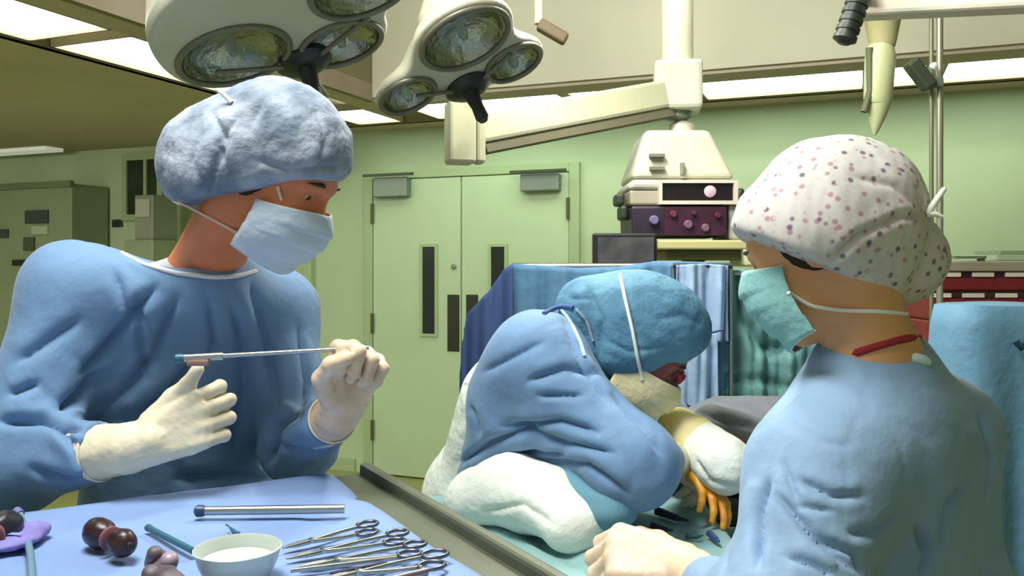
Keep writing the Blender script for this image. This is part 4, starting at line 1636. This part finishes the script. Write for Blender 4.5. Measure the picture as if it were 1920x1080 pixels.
ops += [('u', cap_(neck - V(0, 0, .04), shR - V(0, 0, .02), .042, .045), .04), ('u', cap_(neck - V(0, 0, .04), shL - V(0, 0, .02), .042, .045), .04), ('u', eco_(chest + V(0, 0, .02), pelv, L, (.14, .09), (.15, .11)), .06)]
limb(ops, shR, elR, wrR, .05, .040, .020)
limb(ops, shL, elL, wrL, .05, .040, .020)
legs(ops, pelv, L, F)
ops += hR.ops(.62) + hL.ops(.62)
bodyA = blob('body', ops, .005, M_SKIN_A, A)
HA.eyes(A)
HA.hair(A)
# undershirt at the neck
ops = [('u', cap_(neck - V(-.01, 0, .028), shR + V(.08, .02, -.01), .066, .036), .03), ('u', cap_(neck - V(0, 0, .065), shL, .064, .05), .03)]
blob('undershirt', ops, .005, M_VEST, A, amp=.001, nfreq=60)
# gown
cuR, cuL = wrR.lerp(elR, .36), wrL.lerp(elL, .30)
ops = gown_common(shR, shL, neck + V(0, 0, .012), chest, pelv, L, hem=.35)
limb(ops, shR, elR, cuR, .080, .078, .050, .05)
limb(ops, shL, elL, cuL, .074, .066, .046, .04)
for a_, b_ in ((cuR, wrR), (cuL, wrL)):
    d = (b_ - a_).normalized()
    ops.append(('s', cap_(a_ + d * .062, a_ + d * .14, .060, .060), .003))
ops.append(('s', ell_(P(328, 442, 1.55), (.134, .13, .062), frame(P(460, 510, 1.56) - P(205, 447, 1.56), V(0, 1, 0))), .010))
GF = [([(290, 540), (240, 600), (190, 660), (150, 700)], 12, .012), ([(215, 510), (235, 570), (300, 620)], 10, .005), ([(330, 560), (290, 660), (240, 720)], 12, .011),
      ([(180, 700), (150, 740), (110, 770)], 16, .014), ([(360, 680), (310, 740), (240, 790)], 12, .013), ([(0, 790), (80, 790), (150, 810)], 11, .014),
      ([(110, 800), (150, 850), (170, 900)], 9, .010), ([(430, 560), (460, 700), (440, 850)], 14, .008), ([(470, 530), (500, 640), (520, 760)], 14, .008),
      ([(390, 560), (400, 650), (350, 740)], 12, .007), ([(560, 620), (575, 720), (560, 790)], 10, .008), ([(500, 870), (520, 800), (560, 770)], 12, .014),
      ([(30, 680), (90, 640), (150, 600)], 14, .007), ([(60, 880), (120, 900), (190, 900)], 10, .010), ([(260, 560), (270, 700), (200, 760)], 12, .008),
      ([(330, 900), (420, 890), (500, 900)], 14, .010), ([(520, 830), (580, 850), (640, 840)], 9, .006), ([(20, 740), (70, 720)], 10, .008)]
gownA = blob('gown', ops, .0042, M_BLUE, A, folds=[(p_, w_ * 1.15, a_ * 1.5) for p_, w_, a_ in GF], amp=.002, nfreq=12, seed=3, rel=1, far=1.9, crease=.0045)
tr = tree_of([gownA])
pts = hug(tr, [(200, 446), (228, 474), (270, 496), (330, 512), (400, 520), (446, 518), (480, 508)], .001)
MB().tube(pts, .0042, 8).build('neckline_band', mat('band_pale', rgb(214, 214, 220), .8), gownA, smooth=True)
for cu, wr_, hd in ((cuR, wrR, hR), (cuL, wrL, hL)):
    d = (wr_ - cu).normalized()
    MB().lathe(cu - d * .03, d, [(.041, 0), (.040, .03), (.038, .05), (.034, .09)], 26, cap=False).build('knit_cuff', mat('cuff_white_knit', rgb(206, 210, 208), .9, bump=.4, bscale=90), gownA, smooth=True)
dR = (elR - wrR).normalized()
gl = blob('right_glove', hR.ops(1.0, cuff=[(hR.w + hR.d * .02, wrR + dR * .02, .030, .037), (wrR + dR * .02, wrR + dR * .085, .038, .045)]), .0024, M_GLOVE, A, amp=.0007, nfreq=110, seed=4, rel=1)
MB().lathe(wrR + dR * .082, dR, [(.0452, -.003), (.048, 0), (.0452, .003)], 30, cap=False).build('rolled_edge', M_GLOVE, gl, smooth=True)
dL = (elL - wrL).normalized()
gl2 = blob('left_glove', hL.ops(1.0, cuff=[(hL.w + hL.d * .02, wrL + dL * .02, .029, .033), (wrL + dL * .02, wrL + dL * .05, .034, .040)]), .0024, M_GLOVEP, A, amp=.0007, nfreq=110, seed=5, rel=1)
MB().lathe(wrL + dL * .048, dL, [(.0402, -.003), (.043, 0), (.0402, .003)], 30, cap=False).build('rolled_edge', M_GLOVE, gl2, smooth=True)
# cap
a, b = P(352, 384, 1.42), P(655, 338, 1.42)
pn = (b - a).normalized().cross(V(0, 1, 0))
if pn.z > 0:
    pn = -pn
ops = [('u', ell_(P(516, 258, 1.42), (.112, .100, .100)), .05), ('u', ell_(P(402, 296, 1.44), (.090, .088, .086)), .06), ('u', cap_(P(420, 330, 1.40), P(568, 302, 1.40), .085, .074), .06),
       ('i', plane_(a, pn), .02)]
capF = [([(395, 210), (425, 260), (400, 330), (395, 372)], 9, .007), ([(450, 215), (410, 270), (440, 345)], 8, .005), ([(480, 300), (540, 320), (640, 310)], 10, .005),
        ([(380, 250), (360, 300), (380, 350)], 8, .004), ([(500, 180), (470, 240), (490, 300)], 10, .003), ([(590, 200), (610, 260), (600, 310)], 10, .003)]
capA = blob('surgical_cap', ops, .004, M_CAPA, A, folds=capF, amp=.0022, nfreq=55, seed=6)
rimp = []
for k in range(48):
    th = k / 48 * 6.283
    q = HA.p(0, 0, 0)
    rimp.append(th)
maskA = HA.mask(A, M_MASK, top=.002, front=.006, wrap=1.46)
tA = tree_of([bodyA, capA, maskA])
MB().tube(hug(tA, [(452, 440), (430, 428), (400, 412), (365, 393), (335, 378)], .003), .0028, 8).build('mask_tie', M_STRAPP, maskA, smooth=True)
MB().tube(hug(tA, [(528, 376), (524, 362), (521, 350)], .002), .0026, 8).build('mask_tie', M_STRAPP, maskA, smooth=True)
q = hug(tA, [(434, 192), (436, 194)], .002)[0]
MB().tube([q, q + V(-.012, 0, .012), q + V(-.024, -.002, .020)], [.004, .003, .002], 8).build('tie_knot', M_STRAP, maskA, smooth=True)
q = hug(tA, [(338, 380), (342, 380)], .004)[0]
MB().tube([q, q + V(-.012, .0, .004)], [.005, .003], 8).build('tie_knot', M_STRAP, maskA, smooth=True)
shoes(A, pelv, L, F)

# rod held between the hands
t = thing('metal_rod', 'slim shiny metal rod held up between the gloved hands', 'instrument')
ra, rb = P(334, 672, 1.33), P(632, 655, 1.355)
rm_ = ra.lerp(rb, .28)
MB().tube([ra, rm_], .0062, 14).build('socket', M_METAL, t, smooth=True)
MB().tube([rm_, rb, rb + (rb - ra).normalized() * .05], .0038, 12).build('shaft', M_METAL, t, smooth=True)
MB().lathe(ra, (ra - rb), [(.0064, -.01), (.0072, -.004), (.0072, .003), (.004, .005)], 16).build('end_cap', M_TEALST, t, smooth=True)
sp = P(372, 680, 1.33)
MB().box(sp, (.035, .012, .010), Rz(0)).build('slide', mat('slide_brown', rgb(150, 118, 104), .45, .3), t, bevel=.003)

# ============ second person: bent over the field
F = V(.80, -.60, 0).normalized()
L = V(0, 0, 1).cross(F)
HB = Head(P(1192, 656, 1.85), (.74, -.12, -.66))
neck = P(1085, 640, 1.90)
shR, shL = P(1012, 668, 1.80), P(1075, 650, 2.04)
elR, elL = P(1188, 872, 1.64), P(1240, 790, 2.12)
wrR, wrL = P(1262, 858, 1.79), P(1275, 835, 1.95)
chest = P(985, 745, 1.95)
pelv = P(925, 950, 2.10)
pelv.z = .92
B = person('person in blue gown and blue cap bent deeply over the teal drapes')
ops = HB.ops(neck, .055)
ops += [('u', cap_(neck, shR, .05, .05), .05), ('u', cap_(neck, shL, .05, .05), .05), ('u', eco_(chest, pelv, L, (.14, .09), (.14, .10)), .06)]
limb(ops, shR, elR, wrR, .048, .038, .020)
limb(ops, shL, elL, wrL, .048, .038, .020)
legs(ops, pelv, L, F)
hR = Hand(wrR, (.70, .45, -.45), (-.3, .7, -.3), True, 1.0, curl=((30, 45, 25),) * 4)
hL = Hand(wrL, (.3, -.8, -.35), (-.5, -.2, -.8), False, 1.0, curl=((35, 45, 25),) * 4)
ops += hR.ops(.62) + hL.ops(.62)
bodyB = blob('body', ops, .005, M_SKIN_B, B)
HB.eyes(B)
HB.hair(B)
# white scrub shirt seen along the open back of the gown
bk = V(-.75, .35, .50)
ops = [('u', eco_(chest + bk * .022, pelv + bk * .02, L, (.150, .112), (.150, .120)), .05), ('u', eco_(pelv + V(-.03, .0, .02), pelv + V(-.03, 0, -.10), L, (.155, .125), (.16, .13)), .05)]
blob('scrub_shirt', ops, .006, M_WHITE, B, amp=.003, nfreq=22, seed=8, folds=[([(840, 722), (900, 725)], 5, .006)])
cuR, cuL = wrR.lerp(elR, .3), wrL.lerp(elL, .3)
ops = []
ops.append(('u', cap_(neck - V(0.02, 0, .03), shR, .062, .080), .05))
ops.append(('u', cap_(neck - V(0.02, 0, .03), shL, .062, .075), .05))
ops.append(('u', eco_(chest - bk * .030, pelv - bk * .035, L, (.175, .120), (.165, .115)), .07))
ops.append(('u', cap_(P(975, 720, 1.86), P(1090, 860, 1.76), .088, .062), .09))
limb(ops, shR, elR, cuR, .082, .070, .046, .08)
limb(ops, shL, elL, cuL, .076, .066, .046, .04)
ops.append(('u', eco_(pelv + F * .05, V(pelv.x, pelv.y, .45) + F * .05, L, (.16, .11), (.2, .14)), .05))
BF = [([(870, 900), (940, 860), (1010, 845)], 10, .012), ([(860, 870), (920, 830), (1000, 800)], 9, .009), ([(940, 800), (1050, 790), (1120, 810)], 10, .008),
      ([(990, 715), (1060, 690), (1130, 700)], 10, .008), ([(1010, 742), (1090, 742)], 7, .006), ([(960, 790), (1060, 830), (1150, 850)], 10, .007),
      ([(1000, 860), (1100, 870), (1180, 930)], 10, .008), ([(900, 700), (960, 670), (1020, 640)], 12, .005), ([(1150, 740), (1200, 790), (1240, 850)], 9, .006),
      ([(880, 760), (900, 820)], 10, .006), ([(1060, 600), (1090, 680), (1140, 760)], 10, .006), ([(930, 880), (1000, 850), (1060, 850)], 7, .01)]
gownB = blob('gown', ops, .0044, M_BLUE, B, folds=[(p_, w_ * 1.1, a_ * 1.5) for p_, w_, a_ in BF], amp=.002, nfreq=12, seed=13, crease=.0035)
for w_, e_, h_ in ((wrR, elR, hR), (wrL, elL, hL)):
    d_ = (e_ - w_).normalized()
    blob('glove', h_.ops(1.0, cuff=[(h_.w + h_.d * .02, w_ + d_ * .02, .029, .034), (w_ + d_ * .02, w_ + d_ * .06, .035, .040)]), .003, M_GLOVE, B)
# cap and its ties
ax_ = (P(1320, 640, 1.85) - P(1085, 585, 1.85)).normalized()
Rc = frame(ax_, V(0, 1, 0))
ops = [('u', ell_(P(1205, 604, 1.85), (.150, .108, .112), Rc), .02), ('u', ell_(P(1100, 585, 1.86), (.072, .075, .080), Rc), .03), ('u', ell_(P(1165, 658, 1.85), (.080, .098, .072)), .04),
       ('i', plane_(P(1130, 726, 1.85), V(.10, 0, -1)), .02), ('i', plane_(P(1190, 718, 1.85), V(.42, 0, -1)), .02)]
CBF = [([(1165, 512), (1185, 600), (1205, 700)], 6, .006), ([(1100, 540), (1130, 600), (1120, 680)], 9, .006), ([(1070, 560), (1110, 560)], 7, .005), ([(1230, 600), (1280, 590), (1320, 610)], 12, .003),
       ([(1140, 640), (1180, 660), (1240, 650)], 8, .004)]
capB = blob('surgical_cap', ops, .004, M_CAPB, B, folds=CBF, amp=.002, nfreq=40, seed=16)
maskB = HB.mask(B, M_MASKY, top=.004, drop=.12, front=.010, gape=.004)
tb = tree_of([capB, maskB, bodyB])
MB().tube(hug(tb, [(1162, 514), (1172, 560), (1186, 620), (1197, 680), (1204, 712)], .003), .0038, 8).build('mask_tie', M_STRAP, maskB, smooth=True)
tb2 = tree_of([gownB, capB])
MB().tube(hug(tb2, [(1048, 575), (1068, 600), (1088, 640), (1096, 668)], .003), .004, 8).build('neck_tie', mat('tie_pale_blue', rgb(178, 208, 220), .8), gownB, smooth=True)
MB().tube(hug(tb2, [(1020, 588), (1045, 572), (1075, 577)], .003), .005, 8).build('neckline_band', M_DRAPED, gownB, smooth=True)
MB().tube(hug(tb2, [(1080, 580), (1100, 600), (1112, 640)], .004), .0035, 8).build('neck_tie', M_CAPA, gownB, smooth=True)
lp = MB().lathe(HB.p(.100, .034, .02), HB.f, [(.012, 0), (.014, .004), (.013, .012), (.010, .014)], 16)
lp = lp.build('loupe', mat('loupe_dark_red', rgb(120, 30, 40), .4), B, smooth=True)
MB().lathe(HB.p(.100, -.034, .02), HB.f, [(.012, 0), (.014, .004), (.013, .012), (.010, .014)], 16).build('loupe', M_RED, B, smooth=True)
shoes(B, pelv, L, F)

# ============ third person: floral cap, back to us
F = V(-.62, .78, 0).normalized()
L = V(0, 0, 1).cross(F)
HC = Head(P(1538, 474, 1.32), (-.76, .52, -.40))
neck = P(1640, 668, 1.33)
shL, shR = P(1536, 890, 1.25), P(1765, 810, 1.42)
elL, elR = P(1462, 1215, 1.12), P(1800, 1100, 1.46)
wrL, wrR = P(1292, 1068, 1.40), P(1580, 1060, 1.72)
chest = P(1628, 850, 1.36)
pelv = P(1640, 1200, 1.40)
pelv.z = .90
Cc = person('person in blue gown and white floral cap standing with back turned at right')
ops = HC.ops(neck, .056)
ops += [('u', cap_(neck, shR, .045, .045), .05), ('u', cap_(neck, shL, .045, .045), .05), ('u', eco_(chest + V(0, 0, .03), pelv, L, (.135, .09), (.15, .11)), .06)]
limb(ops, shR, elR, wrR, .045, .036, .020)
limb(ops, shL, elL, wrL, .045, .036, .020)
legs(ops, pelv, L, F)
hL = Hand(wrL, (-.86, .30, .10), (-.15, .62, -.76), False, 1.34, curl=((48, 70, 40), (50, 74, 40), (54, 74, 40), (58, 72, 40)), spread=5)
hR = Hand(wrR, (-.6, .5, -.1), (-.1, 0, -1), True, 1.0, curl=((35, 45, 25),) * 4)
ops += hR.ops(.62) + hL.ops(.62)
bodyC = blob('body', ops, .005, M_SKIN_C, Cc)
HC.eyes(Cc)
HC.hair(Cc)
cuR, cuL = wrR.lerp(elR, .3), wrL.lerp(elL, .3)
ops = gown_common(shR, shL, neck - V(0, 0, .028), chest, pelv, L, hem=.33, rs=.085, torso=(.182, .130), hip=(.19, .15))
ops.append(('u', eco_(P(1640, 700, 1.36), P(1620, 850, 1.36), L, (.11, .09), (.16, .12)), .06))
limb(ops, shR, elR, cuR, .078, .072, .048, .05)
limb(ops, shL, elL, cuL, .090, .092, .050, .07)
ops.append(('s', ell_(neck + V(.0, .0, .040), (.072, .072, .05)), .012))
CF = [([(1440, 905), (1425, 960), (1420, 1060)], 12, .015), ([(1460, 930), (1520, 1000), (1600, 1070)], 13, .011), ([(1500, 900), (1560, 930), (1620, 930)], 12, .009),
      ([(1470, 870), (1500, 950), (1560, 960)], 11, .006), ([(1720, 990), (1740, 1040), (1730, 1080)], 14, .016), ([(1820, 900), (1780, 950), (1760, 1030)], 11, .011),
      ([(1590, 1000), (1640, 1000), (1700, 960)], 12, .008), ([(1400, 820), (1440, 780), (1500, 730)], 13, .007),
      ([(1380, 920), (1370, 1000), (1350, 1070)], 14, .008), ([(1840, 780), (1860, 860), (1850, 940)], 9, .009), ([(1540, 1010), (1600, 1040), (1620, 1080)], 11, .009),
      ([(1480, 1040), (1530, 1060), (1560, 1080)], 10, .010), ([(1480, 790), (1540, 830), (1600, 836)], 16, .0016)]
gownC = blob('gown', ops, .0044, M_BLUEC, Cc, folds=CF, amp=.0016, nfreq=10, seed=23, crease=.0016)
tc2 = tree_of([gownC])
pts = hug(tc2, [(1700, 668), (1722, 672), (1742, 680)], -.002)
MB().tube(pts, [.005] + [.0085] * (len(pts) - 2) + [.005], 10).build('gown_tie', mat('tie_pale_cyan', rgb(214, 232, 238), .8), gownC, smooth=True)
pts = hug(tree_of([bodyC, gownC]), [(1598, 664), (1640, 650), (1690, 636), (1735, 630), (1752, 636)], -.002)
MB().tube(pts, [.002] + [.0065] * (len(pts) - 2) + [.003], 10).build('shirt_collar', M_REDC, Cc, smooth=True)
d_ = (elL - wrL).normalized()
gl3 = blob('left_glove', hL.ops(1.18, cuff=[(hL.w + hL.d * .02, wrL + d_ * .02, .033, .037), (wrL + d_ * .02, wrL + d_ * .075, .038, .044)]), .0026, M_GLOVEP, Cc, amp=.0006, nfreq=90, seed=5, rel=3)
d_ = (elR - wrR).normalized()
blob('right_glove', hR.ops(1.0, cuff=[(wrR, wrR + d_ * .06, .033, .04)]), .004, M_GLOVE, Cc)
a, b = P(1402, 446, 1.3), P(1722, 590, 1.3)
pn = (b - a).normalized().cross(V(0, 1, 0))
if pn.z > 0:
    pn = -pn
ops = [('u', ell_(P(1574, 398, 1.33), (.130, .116, .120)), .02), ('u', cap_(P(1500, 450, 1.30), P(1600, 490, 1.32), .085, .085), .05), ('u', cap_(P(1500, 412, 1.32), P(1432, 420, 1.31), .085, .040), .06),
       ('i', plane_(a, pn), .012),
       ('u', ell_(P(1668, 482, 1.35), (.088, .082, .078)), .008), ('i', plane_(P(1722, 592, 1.3), V(.15, 0, -1)), .012)]
CCF = [([(1560, 490), (1610, 440), (1690, 405), (1740, 410)], 9, .008), ([(1420, 440), (1500, 490), (1590, 540), (1700, 580)], 7, .003), ([(1600, 330), (1680, 350), (1730, 400)], 12, .003)]
capC = blob('floral_cap', ops, .004, M_CAPC, Cc, folds=CCF, amp=.0018, nfreq=45, seed=26)
maskC = HC.mask(Cc, M_MASKT, top=.020, drop=.145, front=.010, wrap=1.42)
tC = tree_of([bodyC, capC, maskC])
MB().tube(hug(tC, [(1478, 548), (1520, 574), (1580, 582), (1650, 584), (1700, 588), (1716, 590)], .003), .0032, 8).build('mask_tie', M_STRAP, maskC, smooth=True)
q = hug(tC, [(1738, 402), (1742, 404)], .003)[0]
MB().tube([q, q + V(.012, 0, .018), q + V(.026, 0, .038)], [.006, .005, .004], 8).build('tie_knot', M_STRAP, maskC, smooth=True)
MB().tube([q, q + V(.010, -.005, .000), q + V(.02, -.005, -.004)], [.005, .004, .003], 8).build('tie_knot', M_STRAP, maskC, smooth=True)
shoes(Cc, pelv, L, F)

# ============ the patient: lying under drapes, one iodine-painted hand reaching onto the side table
Pt = person('patient lying under grey blanket with orange iodine-painted hand on teal drape')
hd = V(1.55, 2.39, 1.02)
HP = Head(hd, (.12, 0, .99))
HP.u = V(1, 0, -.12).normalized()
HP.l = HP.u.cross(HP.f)
HP.R = Matrix((HP.f, HP.l, HP.u)).transposed()
nk = V(1.43, 2.39, .99)
sh = V(1.12, 2.26, 1.02)
el = V(.74, 2.14, 1.02)
wr_ = P(1286, 868, 1.84)
ops = HP.ops(nk, .055)
ops += [('u', eco_(V(1.22, 2.39, 1.0), V(.62, 2.39, 1.0), V(0, 1, 0), (.18, .095), (.16, .09)), .05), ('u', cap_(nk, sh, .05, .05), .04)]
limb(ops, sh, el, wr_, .048, .042, .028)
for q in (-1, 1):
    limb(ops, V(.62, 2.39 + q * .085, .99), V(.36, 2.39 + q * .10, 1.0), V(.16, 2.39 + q * .09, .96), .08, .056, .04)
hP = Hand(wr_, (.36, -.80, -.34), (-.2, -.35, -.9), True, .92, curl=((14, 26, 18), (14, 24, 18), (16, 26, 18), (20, 30, 18)), spread=2)
ops += hP.ops(1.0)
bodyP = blob('body', ops, .0045, M_IODINE, Pt)
ops = [('u', eco_(V(1.28, 2.39, 1.0), V(.60, 2.39, 1.0), V(0, 1, 0), (.215, .12), (.20, .125)), .06), ('u', eco_(V(.62, 2.39, .97), V(.14, 2.39, .96), V(0, 1, 0), (.20, .11), (.18, .085)), .06),
       ('u', cap_(V(1.14, 2.26, 1.0), V(.74, 2.14, 1.02), .075, .070), .04), ('u', cap_(V(.74, 2.14, 1.02), P(1335, 800, 2.02), .070, .050), .04)]
blob('blanket', ops, .007, M_GREYC, Pt, amp=.005, nfreq=14, seed=31, folds=[([(1300, 770), (1360, 790), (1420, 800)], 10, .008), ([(1330, 745), (1440, 760)], 10, .008)])
HP.hair(Pt)
HP.eyes(Pt)

# ------------------------------------------------------------------ put every origin at the base of its thing
bpy.context.view_layer.update()


def world_box(o):
    pts = []
    st = [o]
    while st:
        q = st.pop()
        if q.type == 'MESH':
            n = len(q.data.vertices)
            a_ = np.empty(n * 3, np.float32)
            q.data.vertices.foreach_get('co', a_)
            a_ = a_.reshape(-1, 3)
            pts.append(a_.min(0))
            pts.append(a_.max(0))
        st += list(q.children)
    pts = np.array(pts)
    return pts.min(0), pts.max(0)


def rebase(o, base_parent):
    """meshes were built in world coordinates: move each origin to the middle of its underside"""
    lo, hi = world_box(o)
    b = Vector(((lo[0] + hi[0]) / 2, (lo[1] + hi[1]) / 2, lo[2]))
    if o.type == 'MESH':
        if o.data.users > 1:
            return
        o.data.transform(Matrix.Translation(-b))
    for c in list(o.children):
        rebase(c, b)
    o.location = b - base_parent


for o in [x for x in SC.objects if x.parent is None and x.type in ('MESH', 'EMPTY')]:
    rebase(o, Vector((0, 0, 0)))
bpy.context.view_layer.update()
